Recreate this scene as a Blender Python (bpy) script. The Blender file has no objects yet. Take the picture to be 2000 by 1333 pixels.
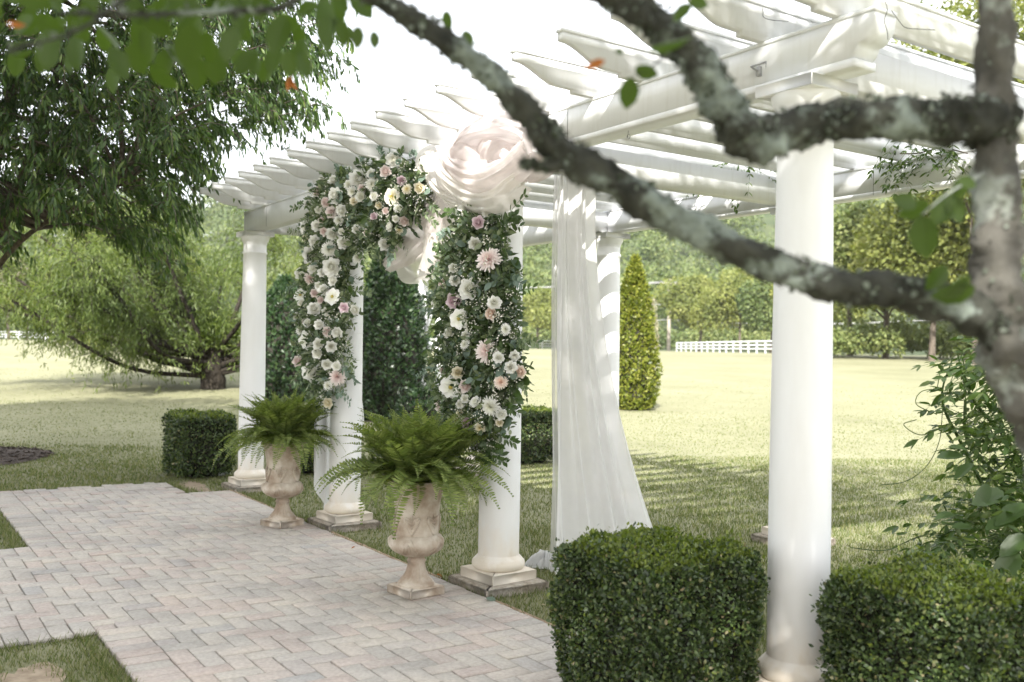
import bpy, math, random
import numpy as np
from mathutils import Vector, Matrix

# ------------------------------------------------------------------ camera, sky, sun, exposure
SC = bpy.context.scene
COL = SC.collection
PI = math.pi
CAM = np.array([9.3524, -3.2101, 1.451])
YAW, PITCH, ROLL, FPX = 2.5477, 0.0073, 0.0176, 1874.7
FW = np.array([math.cos(YAW) * math.cos(PITCH), math.sin(YAW) * math.cos(PITCH), math.sin(PITCH)])
R0 = np.array([math.sin(YAW), -math.cos(YAW), 0.0])
U0 = np.cross(R0, FW)
RT = math.cos(ROLL) * R0 + math.sin(ROLL) * U0
UP = -math.sin(ROLL) * R0 + math.cos(ROLL) * U0
cd = bpy.data.cameras.new('camera')
cam = bpy.data.objects.new('camera', cd)
COL.objects.link(cam)
m = Matrix.Identity(4)
for i in range(3):
    m[i][0], m[i][1], m[i][2], m[i][3] = RT[i], UP[i], -FW[i], CAM[i]
cam.matrix_world = m
cd.sensor_width = 36.0
cd.lens = 36.0 * FPX / 2000.0
cd.clip_start, cd.clip_end = 0.05, 2000.0
cd.dof.use_dof = True
cd.dof.focus_distance = 5.7
cd.dof.aperture_fstop = 2.4
SC.camera = cam

SUN_TRAVEL = Vector((-1.0, 0.92, -1.0)).normalized()
SUN_EL = math.asin(-SUN_TRAVEL.z)
SUN_AZ = math.atan2(-SUN_TRAVEL.x, -SUN_TRAVEL.y)
world = bpy.data.worlds.new('World')
SC.world = world
world.use_nodes = True
wn, wl = world.node_tree.nodes, world.node_tree.links
wn.clear()
sky = wn.new('ShaderNodeTexSky')
sky.sky_type = 'NISHITA'
sky.sun_disc = False
sky.sun_elevation, sky.sun_rotation = SUN_EL, SUN_AZ
sky.air_density, sky.dust_density, sky.ozone_density = 1.0, 3.0, 1.0
# thin high cloud veil over the whole sky
tc = wn.new('ShaderNodeTexCoord')
mp = wn.new('ShaderNodeMapping'); mp.inputs['Scale'].default_value = (1.6, 1.6, 4.5)
nz = wn.new('ShaderNodeTexNoise'); nz.inputs['Scale'].default_value = 1.7; nz.inputs['Detail'].default_value = 6
rp = wn.new('ShaderNodeMapRange')
rp.inputs['From Min'].default_value, rp.inputs['From Max'].default_value = 0.25, 0.65
rp.inputs['To Min'].default_value, rp.inputs['To Max'].default_value = 0.66, 0.9
mx = wn.new('ShaderNodeMixRGB'); mx.inputs['Color2'].default_value = (6.2, 6.25, 6.3, 1)
bg = wn.new('ShaderNodeBackground'); bg.inputs['Strength'].default_value = 0.12
wo = wn.new('ShaderNodeOutputWorld')
wl.new(tc.outputs['Generated'], mp.inputs['Vector']); wl.new(mp.outputs['Vector'], nz.inputs['Vector'])
wl.new(nz.outputs['Fac'], rp.inputs['Value']); wl.new(rp.outputs['Result'], mx.inputs['Fac'])
wl.new(sky.outputs['Color'], mx.inputs['Color1']); wl.new(mx.outputs['Color'], bg.inputs['Color'])
wl.new(bg.outputs['Background'], wo.inputs['Surface'])
sl = bpy.data.lights.new('sun', 'SUN')
sl.energy, sl.angle, sl.color = 3.5, math.radians(0.55), (1.0, 0.96, 0.90)
so = bpy.data.objects.new('sun', sl)
COL.objects.link(so)
so.rotation_euler = SUN_TRAVEL.to_track_quat('-Z', 'Y').to_euler()
so.location = (20, -20, 20)
vs = SC.view_settings
vs.view_transform, vs.look, vs.gamma, vs.use_curve_mapping = 'Standard', 'None', 1.0, False
vs.exposure = 1.95
SC.render.engine = 'CYCLES'
cy = SC.cycles
cy.use_denoising = True
cy.max_bounces, cy.diffuse_bounces, cy.glossy_bounces = 8, 4, 2
cy.transmission_bounces, cy.transparent_max_bounces = 4, 12
cy.caustics_reflective = cy.caustics_refractive = False
cy.sample_clamp_indirect = 6.0

# ------------------------------------------------------------------ helpers
rng = np.random.default_rng(7)
random.seed(7)
V3 = lambda *a: np.array(a, float)


def nrm(a):
    a = np.asarray(a, float)
    return a / np.maximum(np.linalg.norm(a, axis=-1, keepdims=True), 1e-9)


def ray(px, py):
    return FW + RT * (px - 1000.0) / FPX + UP * (666.5 - py) / FPX


def pix(px, py, depth):
    return CAM + ray(px, py) * depth


def pixY(px, py, Y):
    d = ray(px, py)
    return CAM + d * ((Y - CAM[1]) / d[1])


def pixX(px, py, X):
    d = ray(px, py)
    return CAM + d * ((X - CAM[0]) / d[0])


def pixZ(px, py, z=0.0):
    d = ray(px, py)
    return CAM + d * ((z - CAM[2]) / d[2])


def proj(P):
    d = np.asarray(P, float) - CAM
    z = d @ FW
    zz = np.where(np.abs(z) < 1e-6, 1e-6, z)
    return 1000 + FPX * (d @ RT) / zz, 666.5 - FPX * (d @ UP) / zz, z


def gdepth(x, y):
    return (x - CAM[0]) * math.cos(YAW) + (y - CAM[1]) * math.sin(YAW)


def gz(x, y):
    """height of the lawn: level by the pergola, rising gently into the field"""
    t = np.clip((gdepth(np.asarray(x, float), np.asarray(y, float)) - 8.5) / 52.0, 0, 1)
    return 1.4 * t * t * (3 - 2 * t)


def pixG(px, depth):
    """point of the ground under pixel column px at a depth"""
    p = CAM + (FW + RT * (px - 1000.0) / FPX) * depth
    return V3(p[0], p[1], float(gz(p[0], p[1])))


class MB:
    def __init__(s):
        s.v, s.f, s.n, s.mi = [], [], 0, []

    def add(s, v, f, mi=0):
        v = np.asarray(v, float).reshape(-1, 3)
        f = np.asarray(f, int)
        s.v.append(v); s.f.append(f + s.n); s.mi.append(np.full(len(f), mi)); s.n += len(v)

    def box(s, a, b, mi=0):
        x0, y0, z0 = a; x1, y1, z1 = b
        v = [(x0, y0, z0), (x1, y0, z0), (x1, y1, z0), (x0, y1, z0), (x0, y0, z1), (x1, y0, z1), (x1, y1, z1), (x0, y1, z1)]
        s.add(v, [(0, 3, 2, 1), (4, 5, 6, 7), (0, 1, 5, 4), (1, 2, 6, 5), (2, 3, 7, 6), (3, 0, 4, 7)], mi)

    def cbox(s, c, h, ch, rot=0.0):
        """chamfered box: centre, half sizes, chamfer"""
        q = []
        hx, hy, hz = h
        for z, k in ((-hz, ch), (-hz + ch, 0), (hz - ch, 0), (hz, ch)):
            for sx, sy in ((-1, -1), (1, -1), (1, 1), (-1, 1)):
                for e in ((1, 0), (0, 1)) if sx * sy > 0 else ((0, 1), (1, 0)):
                    q.append((sx * (hx - k - e[0] * ch * .8), sy * (hy - k - e[1] * ch * .8), z))
        q = np.array(q)
        ca, sa = math.cos(rot), math.sin(rot)
        q = np.stack([q[:, 0] * ca - q[:, 1] * sa, q[:, 0] * sa + q[:, 1] * ca, q[:, 2]], 1) + np.array(c)
        f = []
        for i in range(3):
            for j in range(8):
                f.append((i * 8 + j, i * 8 + (j + 1) % 8, (i + 1) * 8 + (j + 1) % 8, (i + 1) * 8 + j))
        s.add(q, f)
        s.f.append(np.array([list(range(24 + s.n - 32, 32 + s.n - 32)), list(range(7 + s.n - 32, -1 + s.n - 32, -1))]))
        s.mi.append(np.zeros(2, int))

    def tube(s, P, r, n=6, cap=True, mi=0):
        P = np.asarray(P, float); k = len(P)
        r = np.broadcast_to(np.asarray(r, float), (k,)) if np.ndim(r) < 2 else r
        T = nrm(np.gradient(P, axis=0))
        ref = V3(0, 0, 1) if abs(T[0][2]) < .9 else V3(1, 0, 0)
        A = nrm(np.cross(T, ref)); B = np.cross(T, A)
        a = np.linspace(0, 2 * PI, n, endpoint=False)
        rr = r[:, None] if np.ndim(r) == 1 else r
        ring = P[:, None, :] + (np.cos(a)[None, :, None] * A[:, None, :] + np.sin(a)[None, :, None] * B[:, None, :]) * rr[..., None]
        i, j = np.meshgrid(np.arange(k - 1), np.arange(n), indexing='ij')
        i, j = i.ravel(), j.ravel(); j2 = (j + 1) % n
        s.add(ring.reshape(-1, 3), np.stack([i * n + j, i * n + j2, (i + 1) * n + j2, (i + 1) * n + j], 1), mi)

    def lathe(s, prof, c=(0, 0, 0), n=32, mod=None):
        prof = np.asarray(prof, float); k = len(prof)
        a = np.linspace(0, 2 * PI, n, endpoint=False)
        r = np.repeat(prof[:, :1], n, 1)
        if mod is not None:
            r = mod(r, prof[:, 1:2], a[None, :])
        v = np.stack([r * np.cos(a), r * np.sin(a), np.repeat(prof[:, 1:2], n, 1)], -1) + np.array(c)
        i, j = np.meshgrid(np.arange(k - 1), np.arange(n), indexing='ij')
        i, j = i.ravel(), j.ravel(); j2 = (j + 1) % n
        s.add(v.reshape(-1, 3), np.stack([i * n + j, i * n + j2, (i + 1) * n + j2, (i + 1) * n + j], 1))

    def grid(s, G, mi=0):
        G = np.asarray(G, float); a, b = G.shape[:2]
        i, j = np.meshgrid(np.arange(a - 1), np.arange(b - 1), indexing='ij')
        i, j = i.ravel(), j.ravel()
        s.add(G.reshape(-1, 3), np.stack([i * b + j, (i + 1) * b + j, (i + 1) * b + j + 1, i * b + j + 1], 1), mi)

    def prism(s, poly, axis, a, b):
        """2-D polygon extruded between a and b along an axis; polygon given in the two other axes"""
        n = len(poly); v = []
        for t in (a, b):
            for p, q in poly:
                v.append({0: (t, p, q), 1: (p, t, q), 2: (p, q, t)}[axis])
        base = s.n
        s.add(v, [(i, (i + 1) % n, n + (i + 1) % n, n + i) for i in range(n)])
        s.f.append(np.array([list(range(base + n - 1, base - 1, -1)), list(range(base + n, base + 2 * n))]))
        s.mi.append(np.zeros(2, int))

    def leaves(s, P, D, N, L, W, fold=.18, shape='diamond', mi=0, curl=0.0):
        P = np.asarray(P, float); n = len(P)
        if n == 0:
            return
        D = nrm(np.broadcast_to(D, P.shape)); N = np.broadcast_to(N, P.shape)
        S = nrm(np.cross(D, N)); N = np.cross(S, D)
        L = np.broadcast_to(np.asarray(L, float), (n,))[:, None]; W = np.broadcast_to(np.asarray(W, float), (n,))[:, None] * .5
        up = N * W * fold
        if shape == 'diamond':
            v = np.stack([P, P + D * L * .45 + S * W + up, P + D * L - N * L * curl, P + D * L * .45 - S * W + up], 1)
            f = np.arange(4)[None, :] + 4 * np.arange(n)[:, None]
        elif shape == 'leaf':
            t = P + D * L - N * L * curl
            v = np.stack([P, P + D * L * .28 + S * W * .82 + up, P + D * L * .62 + S * W * .86 + up - N * L * curl * .4, t,
                          P + D * L * .62 - S * W * .86 + up - N * L * curl * .4, P + D * L * .28 - S * W * .82 + up], 1)
            b = 6 * np.arange(n)[:, None]
            f = np.concatenate([np.array([[0, 1, 2, 3]]) + b, np.array([[0, 3, 4, 5]]) + b])
        elif shape == 'round':
            q = [(0, 0), (.12, .6), (.42, 1), (.75, .82), (1, .12), (1, -.12), (.75, -.82), (.42, -1), (.12, -.6)]
            v = np.stack([P + D * L * t + S * W * w + up * abs(w) - N * L * curl * t * t for t, w in q], 1)
            b = 9 * np.arange(n)[:, None]
            f = np.concatenate([np.array([[0, 1, 2, 3]]) + b, np.array([[0, 3, 4, 5]]) + b, np.array([[0, 5, 6, 7]]) + b])
            s.add(v.reshape(-1, 3), f, mi)
            s.f.append(np.stack([b[:, 0], b[:, 0] + 7, b[:, 0] + 8], 1) + s.n - len(v) * 9); s.mi.append(np.full(n, mi))
            return
        elif shape == 'blade':
            v = np.stack([P - S * W, P + S * W, P + D * L], 1)
            f = np.arange(3)[None, :] + 3 * np.arange(n)[:, None]
        s.add(v.reshape(-1, 3), f, mi)

    def mesh(s, name, mats, smooth=False):
        me = bpy.data.meshes.new(name)
        v = np.concatenate(s.v)
        lens = np.concatenate([np.full(len(f), f.shape[1]) for f in s.f])
        loops = np.concatenate([f.ravel() for f in s.f])
        me.vertices.add(len(v)); me.vertices.foreach_set('co', v.ravel())
        me.loops.add(len(loops)); me.loops.foreach_set('vertex_index', loops.astype(np.int32))
        me.polygons.add(len(lens))
        st = np.concatenate([[0], np.cumsum(lens)[:-1]])
        me.polygons.foreach_set('loop_start', st.astype(np.int32))
        me.polygons.foreach_set('material_index', np.concatenate(s.mi).astype(np.int32))
        if smooth:
            me.polygons.foreach_set('use_smooth', np.ones(len(lens), bool))
        me.update(calc_edges=True)
        for mm in (mats if isinstance(mats, (list, tuple)) else [mats]):
            me.materials.append(mm)
        return me

    def build(s, name, mats, parent=None, smooth=False, kind=None, local=False):
        return link(name, s.mesh(name, mats, smooth), parent, kind, local)


def link(name, me, parent=None, kind=None, local=False):
    """meshes are given in world space unless local"""
    o = bpy.data.objects.new(name, me)
    COL.objects.link(o)
    if parent is not None:
        o.parent = parent
        if not local:
            o.matrix_parent_inverse = parent.matrix_basis.inverted()
    if kind:
        o['kind'] = kind
    return o


def tag(o, label, cat, group=None, kind=None):
    o['label'] = label; o['category'] = cat
    if group: o['group'] = group
    if kind: o['kind'] = kind
    return o


def thing(name, label, cat, loc=(0, 0, 0), rz=0.0, group=None):
    o = bpy.data.objects.new(name, None)
    COL.objects.link(o)
    o.location = loc; o.rotation_euler = (0, 0, rz); o.empty_display_size = .1
    return tag(o, label, cat, group)


def rand_unit(n, zlo=-1.0):
    z = rng.uniform(zlo, 1, n); a = rng.uniform(0, 2 * PI, n); r = np.sqrt(1 - z * z)
    return np.stack([r * np.cos(a), r * np.sin(a), z], 1)


def in_poly(px, py, poly):
    x, y = np.asarray(px), np.asarray(py)
    ins = np.zeros(x.shape, bool); n = len(poly); j = n - 1
    for i in range(n):
        xi, yi = poly[i]; xj, yj = poly[j]
        c = ((yi > y) != (yj > y)) & (x < (xj - xi) * (y - yi) / (yj - yi + 1e-12) + xi)
        ins ^= c; j = i
    return ins


def poly_points(poly, n):
    p = np.array(poly, float); lo, hi = p.min(0), p.max(0); out = []
    while sum(map(len, out)) < n:
        q = rng.uniform(lo, hi, (n * 2, 2)); out.append(q[in_poly(q[:, 0], q[:, 1], poly)])
    return np.concatenate(out)[:n]


def spline(pts, k=8):
    """Catmull-Rom through points (any dimension)"""
    P = np.asarray(pts, float)
    P = np.concatenate([[2 * P[0] - P[1]], P, [2 * P[-1] - P[-2]]])
    out = []
    for i in range(1, len(P) - 2):
        for t in np.linspace(0, 1, k, endpoint=False):
            a, b, c, d = P[i - 1], P[i], P[i + 1], P[i + 2]
            out.append(.5 * (2 * b + (c - a) * t + (2 * a - 5 * b + 4 * c - d) * t * t + (3 * b - a - 3 * c + d) * t ** 3))
    out.append(P[-2])
    return np.array(out)


# ------------------------------------------------------------------ materials
def mat_base(name):
    mt = bpy.data.materials.new(name); mt.use_nodes = True
    n, l = mt.node_tree.nodes, mt.node_tree.links
    n.clear()
    out = n.new('ShaderNodeOutputMaterial'); p = n.new('ShaderNodeBsdfPrincipled')
    l.new(p.outputs[0], out.inputs[0])
    return mt, n, l, p, out


def ramp(n, cols, inter='LINEAR'):
    r = n.new('ShaderNodeValToRGB'); r.color_ramp.interpolation = inter
    while len(r.color_ramp.elements) > 1:
        r.color_ramp.elements.remove(r.color_ramp.elements[-1])
    r.color_ramp.elements[0].position = cols[0][0]; r.color_ramp.elements[0].color = (*cols[0][1], 1)
    for pos, c in cols[1:]:
        e = r.color_ramp.elements.new(pos); e.color = (*c, 1)
    return r


def noise(n, l, scale, detail=4, coord='Object', rough=.55, vec=None, stretch=None):
    t = n.new('ShaderNodeTexNoise'); t.inputs['Scale'].default_value = scale; t.inputs['Detail'].default_value = detail
    t.inputs['Roughness'].default_value = rough
    if vec is None:
        c = n.new('ShaderNodeTexCoord'); vec = c.outputs[coord]
    if stretch:
        mpn = n.new('ShaderNodeMapping'); mpn.inputs['Scale'].default_value = stretch
        l.new(vec, mpn.inputs['Vector']); vec = mpn.outputs['Vector']
    l.new(vec, t.inputs['Vector'])
    return t


def bump(n, l, p, src, strength, dist=.01):
    b = n.new('ShaderNodeBump'); b.inputs['Strength'].default_value = strength; b.inputs['Distance'].default_value = dist
    l.new(src, b.inputs['Height']); l.new(b.outputs[0], p.inputs['Normal'])


def mat_noise(name, cols, scale, rough=.6, bump_s=.2, bump_scale=None, detail=5, dist=.01, coord='Object', spec=.5, stretch=None):
    mt, n, l, p, out = mat_base(name)
    t = noise(n, l, scale, detail, coord, stretch=stretch); r = ramp(n, cols)
    l.new(t.outputs['Fac'], r.inputs[0]); l.new(r.outputs[0], p.inputs['Base Color'])
    p.inputs['Roughness'].default_value = rough; p.inputs['Specular IOR Level'].default_value = spec
    if bump_s:
        b = noise(n, l, bump_scale or scale * 4, 6, coord, stretch=stretch)
        bump(n, l, p, b.outputs['Fac'], bump_s, dist)
    return mt


def mat_leaf(name, cols, rough=.5, trans=.3, tcol=None, spec=.35, patch=None):
    """foliage: each leaf (mesh island) takes its own tone; part of the light passes through"""
    mt, n, l, p, out = mat_base(name)
    g = n.new('ShaderNodeNewGeometry'); r = ramp(n, cols)
    if patch:
        t = noise(n, l, patch, 2)
        a = n.new('ShaderNodeMath'); a.operation = 'MULTIPLY_ADD'; a.inputs[1].default_value = .5
        b = n.new('ShaderNodeMapRange'); b.inputs['From Min'].default_value = .3; b.inputs['From Max'].default_value = .7
        b.inputs['To Max'].default_value = .5
        l.new(t.outputs['Fac'], b.inputs['Value']); l.new(g.outputs['Random Per Island'], a.inputs[0]); l.new(b.outputs[0], a.inputs[2])
        l.new(a.outputs[0], r.inputs[0])
    else:
        l.new(g.outputs['Random Per Island'], r.inputs[0])
    l.new(r.outputs[0], p.inputs['Base Color'])
    p.inputs['Roughness'].default_value = rough; p.inputs['Specular IOR Level'].default_value = spec
    tr = n.new('ShaderNodeBsdfTranslucent')
    gm = n.new('ShaderNodeMixRGB'); gm.blend_type = 'MULTIPLY'; gm.inputs[0].default_value = 1.0
    gm.inputs['Color2'].default_value = (*(tcol or (1.5, 1.7, .6)), 1)
    l.new(r.outputs[0], gm.inputs['Color1']); l.new(gm.outputs[0], tr.inputs['Color'])
    mix = n.new('ShaderNodeMixShader'); mix.inputs[0].default_value = trans
    l.new(p.outputs[0], mix.inputs[1]); l.new(tr.outputs[0], mix.inputs[2]); l.new(mix.outputs[0], out.inputs[0])
    return mt


def mat_sheer(name, col, clear, var=.1):
    mt, n, l, p, out = mat_base(name)
    t = noise(n, l, 9, 3)
    r = ramp(n, [(.3, tuple(c * (1 - var) for c in col)), (.7, col)])
    l.new(t.outputs['Fac'], r.inputs[0]); l.new(r.outputs[0], p.inputs['Base Color'])
    p.inputs['Roughness'].default_value = .7; p.inputs['Specular IOR Level'].default_value = .2
    tr = n.new('ShaderNodeBsdfTranslucent'); l.new(r.outputs[0], tr.inputs['Color'])
    m1 = n.new('ShaderNodeMixShader'); m1.inputs[0].default_value = .45
    l.new(p.outputs[0], m1.inputs[1]); l.new(tr.outputs[0], m1.inputs[2])
    tp = n.new('ShaderNodeBsdfTransparent'); m2 = n.new('ShaderNodeMixShader'); m2.inputs[0].default_value = clear
    l.new(m1.outputs[0], m2.inputs[1]); l.new(tp.outputs[0], m2.inputs[2]); l.new(m2.outputs[0], out.inputs[0])
    return mt


def mat_petal(name, edge, core):
    """petals: colour deepens from the rim of the flower to its heart (local radius)"""
    mt, n, l, p, out = mat_base(name)
    c = n.new('ShaderNodeTexCoord'); ln = n.new('ShaderNodeVectorMath'); ln.operation = 'LENGTH'
    l.new(c.outputs['Object'], ln.inputs[0])
    r = ramp(n, [(.12, core), (.75, edge)]); l.new(ln.outputs['Value'], r.inputs[0])
    l.new(r.outputs[0], p.inputs['Base Color']); p.inputs['Roughness'].default_value = .6
    p.inputs['Specular IOR Level'].default_value = .25
    tr = n.new('ShaderNodeBsdfTranslucent'); l.new(r.outputs[0], tr.inputs['Color'])
    mix = n.new('ShaderNodeMixShader'); mix.inputs[0].default_value = .25
    l.new(p.outputs[0], mix.inputs[1]); l.new(tr.outputs[0], mix.inputs[2]); l.new(mix.outputs[0], out.inputs[0])
    return mt


def mat_paver():
    mt, n, l, p, out = mat_base('paver_concrete')
    g = n.new('ShaderNodeNewGeometry'); oi = n.new('ShaderNodeObjectInfo')
    a = n.new('ShaderNodeMath'); a.operation = 'ADD'; f = n.new('ShaderNodeMath'); f.operation = 'FRACT'
    l.new(g.outputs['Random Per Island'], a.inputs[0]); l.new(oi.outputs['Random'], a.inputs[1]); l.new(a.outputs[0], f.inputs[0])
    r = ramp(n, [(0, (.39, .375, .35)), (.22, (.43, .405, .375)), (.42, (.42, .398, .368)), (.58, (.445, .418, .38)), (.74, (.44, .395, .365)),
                 (.88, (.425, .37, .34)), (1, (.365, .36, .35))])
    l.new(f.outputs[0], r.inputs[0])
    t = noise(n, l, 55, 5, vec=g.outputs['Position']); t2 = noise(n, l, 2.2, 4, vec=g.outputs['Position'])
    r2 = ramp(n, [(.3, (.80, .78, .76)), (.68, (1.06, 1.05, 1.03))]); l.new(t.outputs['Fac'], r2.inputs[0])
    r3 = ramp(n, [(.32, (.82, .81, .80)), (.5, (.98, .97, .96)), (.7, (1.08, 1.05, 1.0))]); l.new(t2.outputs['Fac'], r3.inputs[0])
    m1 = n.new('ShaderNodeMixRGB'); m1.blend_type = 'MULTIPLY'; m1.inputs[0].default_value = 1
    m2 = n.new('ShaderNodeMixRGB'); m2.blend_type = 'MULTIPLY'; m2.inputs[0].default_value = 1
    l.new(r.outputs[0], m1.inputs[1]); l.new(r2.outputs[0], m1.inputs[2]); l.new(m1.outputs[0], m2.inputs[1]); l.new(r3.outputs[0], m2.inputs[2])
    l.new(m2.outputs[0], p.inputs['Base Color']); p.inputs['Roughness'].default_value = .85
    b = noise(n, l, 220, 4, vec=g.outputs['Position']); bump(n, l, p, b.outputs['Fac'], .35, .004)
    return mt


def mat_paint():
    mt, n, l, p, out = mat_base('white_paint')
    g = n.new('ShaderNodeNewGeometry')
    t = noise(n, l, 1.6, 5, vec=g.outputs['Position']); t2 = noise(n, l, 30, 5, vec=g.outputs['Position'], stretch=(1, 1, .12))
    r = ramp(n, [(.3, (.685, .695, .70)), (.62, (.755, .765, .775))]); l.new(t.outputs['Fac'], r.inputs[0])
    r2 = ramp(n, [(.28, (.9, .89, .86)), (.5, (1, 1, 1))]); l.new(t2.outputs['Fac'], r2.inputs[0])
    mm = n.new('ShaderNodeMixRGB'); mm.blend_type = 'MULTIPLY'; mm.inputs[0].default_value = .6
    l.new(r.outputs[0], mm.inputs[1]); l.new(r2.outputs[0], mm.inputs[2]); l.new(mm.outputs[0], p.inputs['Base Color'])
    p.inputs['Roughness'].default_value = .5; p.inputs['Specular IOR Level'].default_value = .3
    bump(n, l, p, t2.outputs['Fac'], .05, .003)
    return mt


def mat_column():
    """white paint with earth splashed on the lowest hand's breadth"""
    mt, n, l, p, out = mat_base('column_paint')
    g = n.new('ShaderNodeNewGeometry'); sp = n.new('ShaderNodeSeparateXYZ'); l.new(g.outputs['Position'], sp.inputs[0])
    t = noise(n, l, 14, 5, vec=g.outputs['Position'], stretch=(1, 1, .5)); t2 = noise(n, l, 5, 5, vec=g.outputs['Position'], stretch=(1, 1, .2))
    ad = n.new('ShaderNodeMath'); ad.operation = 'MULTIPLY_ADD'; ad.inputs[1].default_value = -.35
    l.new(t.outputs['Fac'], ad.inputs[0]); l.new(sp.outputs['Z'], ad.inputs[2])
    r = ramp(n, [(.0, (.66, .60, .51)), (.06, (.72, .68, .62)), (.2, (.735, .73, .715)), (.5, (.75, .755, .76))])
    l.new(ad.outputs[0], r.inputs[0])
    r2 = ramp(n, [(.3, (.93, .92, .90)), (.55, (1, 1, 1))]); l.new(t2.outputs['Fac'], r2.inputs[0])
    mm = n.new('ShaderNodeMixRGB'); mm.blend_type = 'MULTIPLY'; mm.inputs[0].default_value = 1
    l.new(r.outputs[0], mm.inputs[1]); l.new(r2.outputs[0], mm.inputs[2]); l.new(mm.outputs[0], p.inputs['Base Color'])
    p.inputs['Roughness'].default_value = .5; p.inputs['Specular IOR Level'].default_value = .3
    return mt


def mat_lawn():
    mt, n, l, p, out = mat_base('lawn')
    g = n.new('ShaderNodeNewGeometry')
    a = noise(n, l, .35, 5, vec=g.outputs['Position']); b = noise(n, l, 26, 6, vec=g.outputs['Position'], rough=.7)
    d = noise(n, l, 4, 5, vec=g.outputs['Position'])
    r = ramp(n, [(.2, (.095, .108, .052)), (.45, (.155, .155, .09)), (.62, (.20, .198, .118)), (.8, (.245, .238, .156))])
    s = n.new('ShaderNodeMath'); s.operation = 'MULTIPLY_ADD'; s.inputs[1].default_value = .42
    s2 = n.new('ShaderNodeMath'); s2.operation = 'MULTIPLY_ADD'; s2.inputs[1].default_value = .3
    q = n.new('ShaderNodeMath'); q.operation = 'MULTIPLY'; q.inputs[1].default_value = .5
    l.new(a.outputs['Fac'], q.inputs[0]); l.new(d.outputs['Fac'], s2.inputs[0]); l.new(q.outputs[0], s2.inputs[2])
    l.new(b.outputs['Fac'], s.inputs[0]); l.new(s2.outputs[0], s.inputs[2]); l.new(s.outputs[0], r.inputs[0])
    l.new(r.outputs[0], p.inputs['Base Color']); p.inputs['Roughness'].default_value = .9; p.inputs['Specular IOR Level'].default_value = .15
    bump(n, l, p, b.outputs['Fac'], .5, .02)
    return mt


def mat_bark(name, dark, mid, lichen, scale=9, amount=.52):
    mt, n, l, p, out = mat_base(name)
    t = noise(n, l, scale * 3, 6); a = noise(n, l, scale, 5, rough=.65); c = noise(n, l, scale * 5, 4)
    r = ramp(n, [(.3, dark), (.68, mid)]); l.new(t.outputs['Fac'], r.inputs[0])
    rl = ramp(n, [(amount, (0, 0, 0)), (amount + .07, (1, 1, 1))]); l.new(a.outputs['Fac'], rl.inputs[0])
    lc = ramp(n, [(.3, tuple(x * .55 for x in lichen)), (.7, lichen)]); l.new(c.outputs['Fac'], lc.inputs[0])
    mm = n.new('ShaderNodeMixRGB'); l.new(rl.outputs[0], mm.inputs[0]); l.new(r.outputs[0], mm.inputs[1]); l.new(lc.outputs[0], mm.inputs[2])
    l.new(mm.outputs[0], p.inputs['Base Color']); p.inputs['Roughness'].default_value = .9; p.inputs['Specular IOR Level'].default_value = .15
    bump(n, l, p, t.outputs['Fac'], .8, .02)
    return mt


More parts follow.
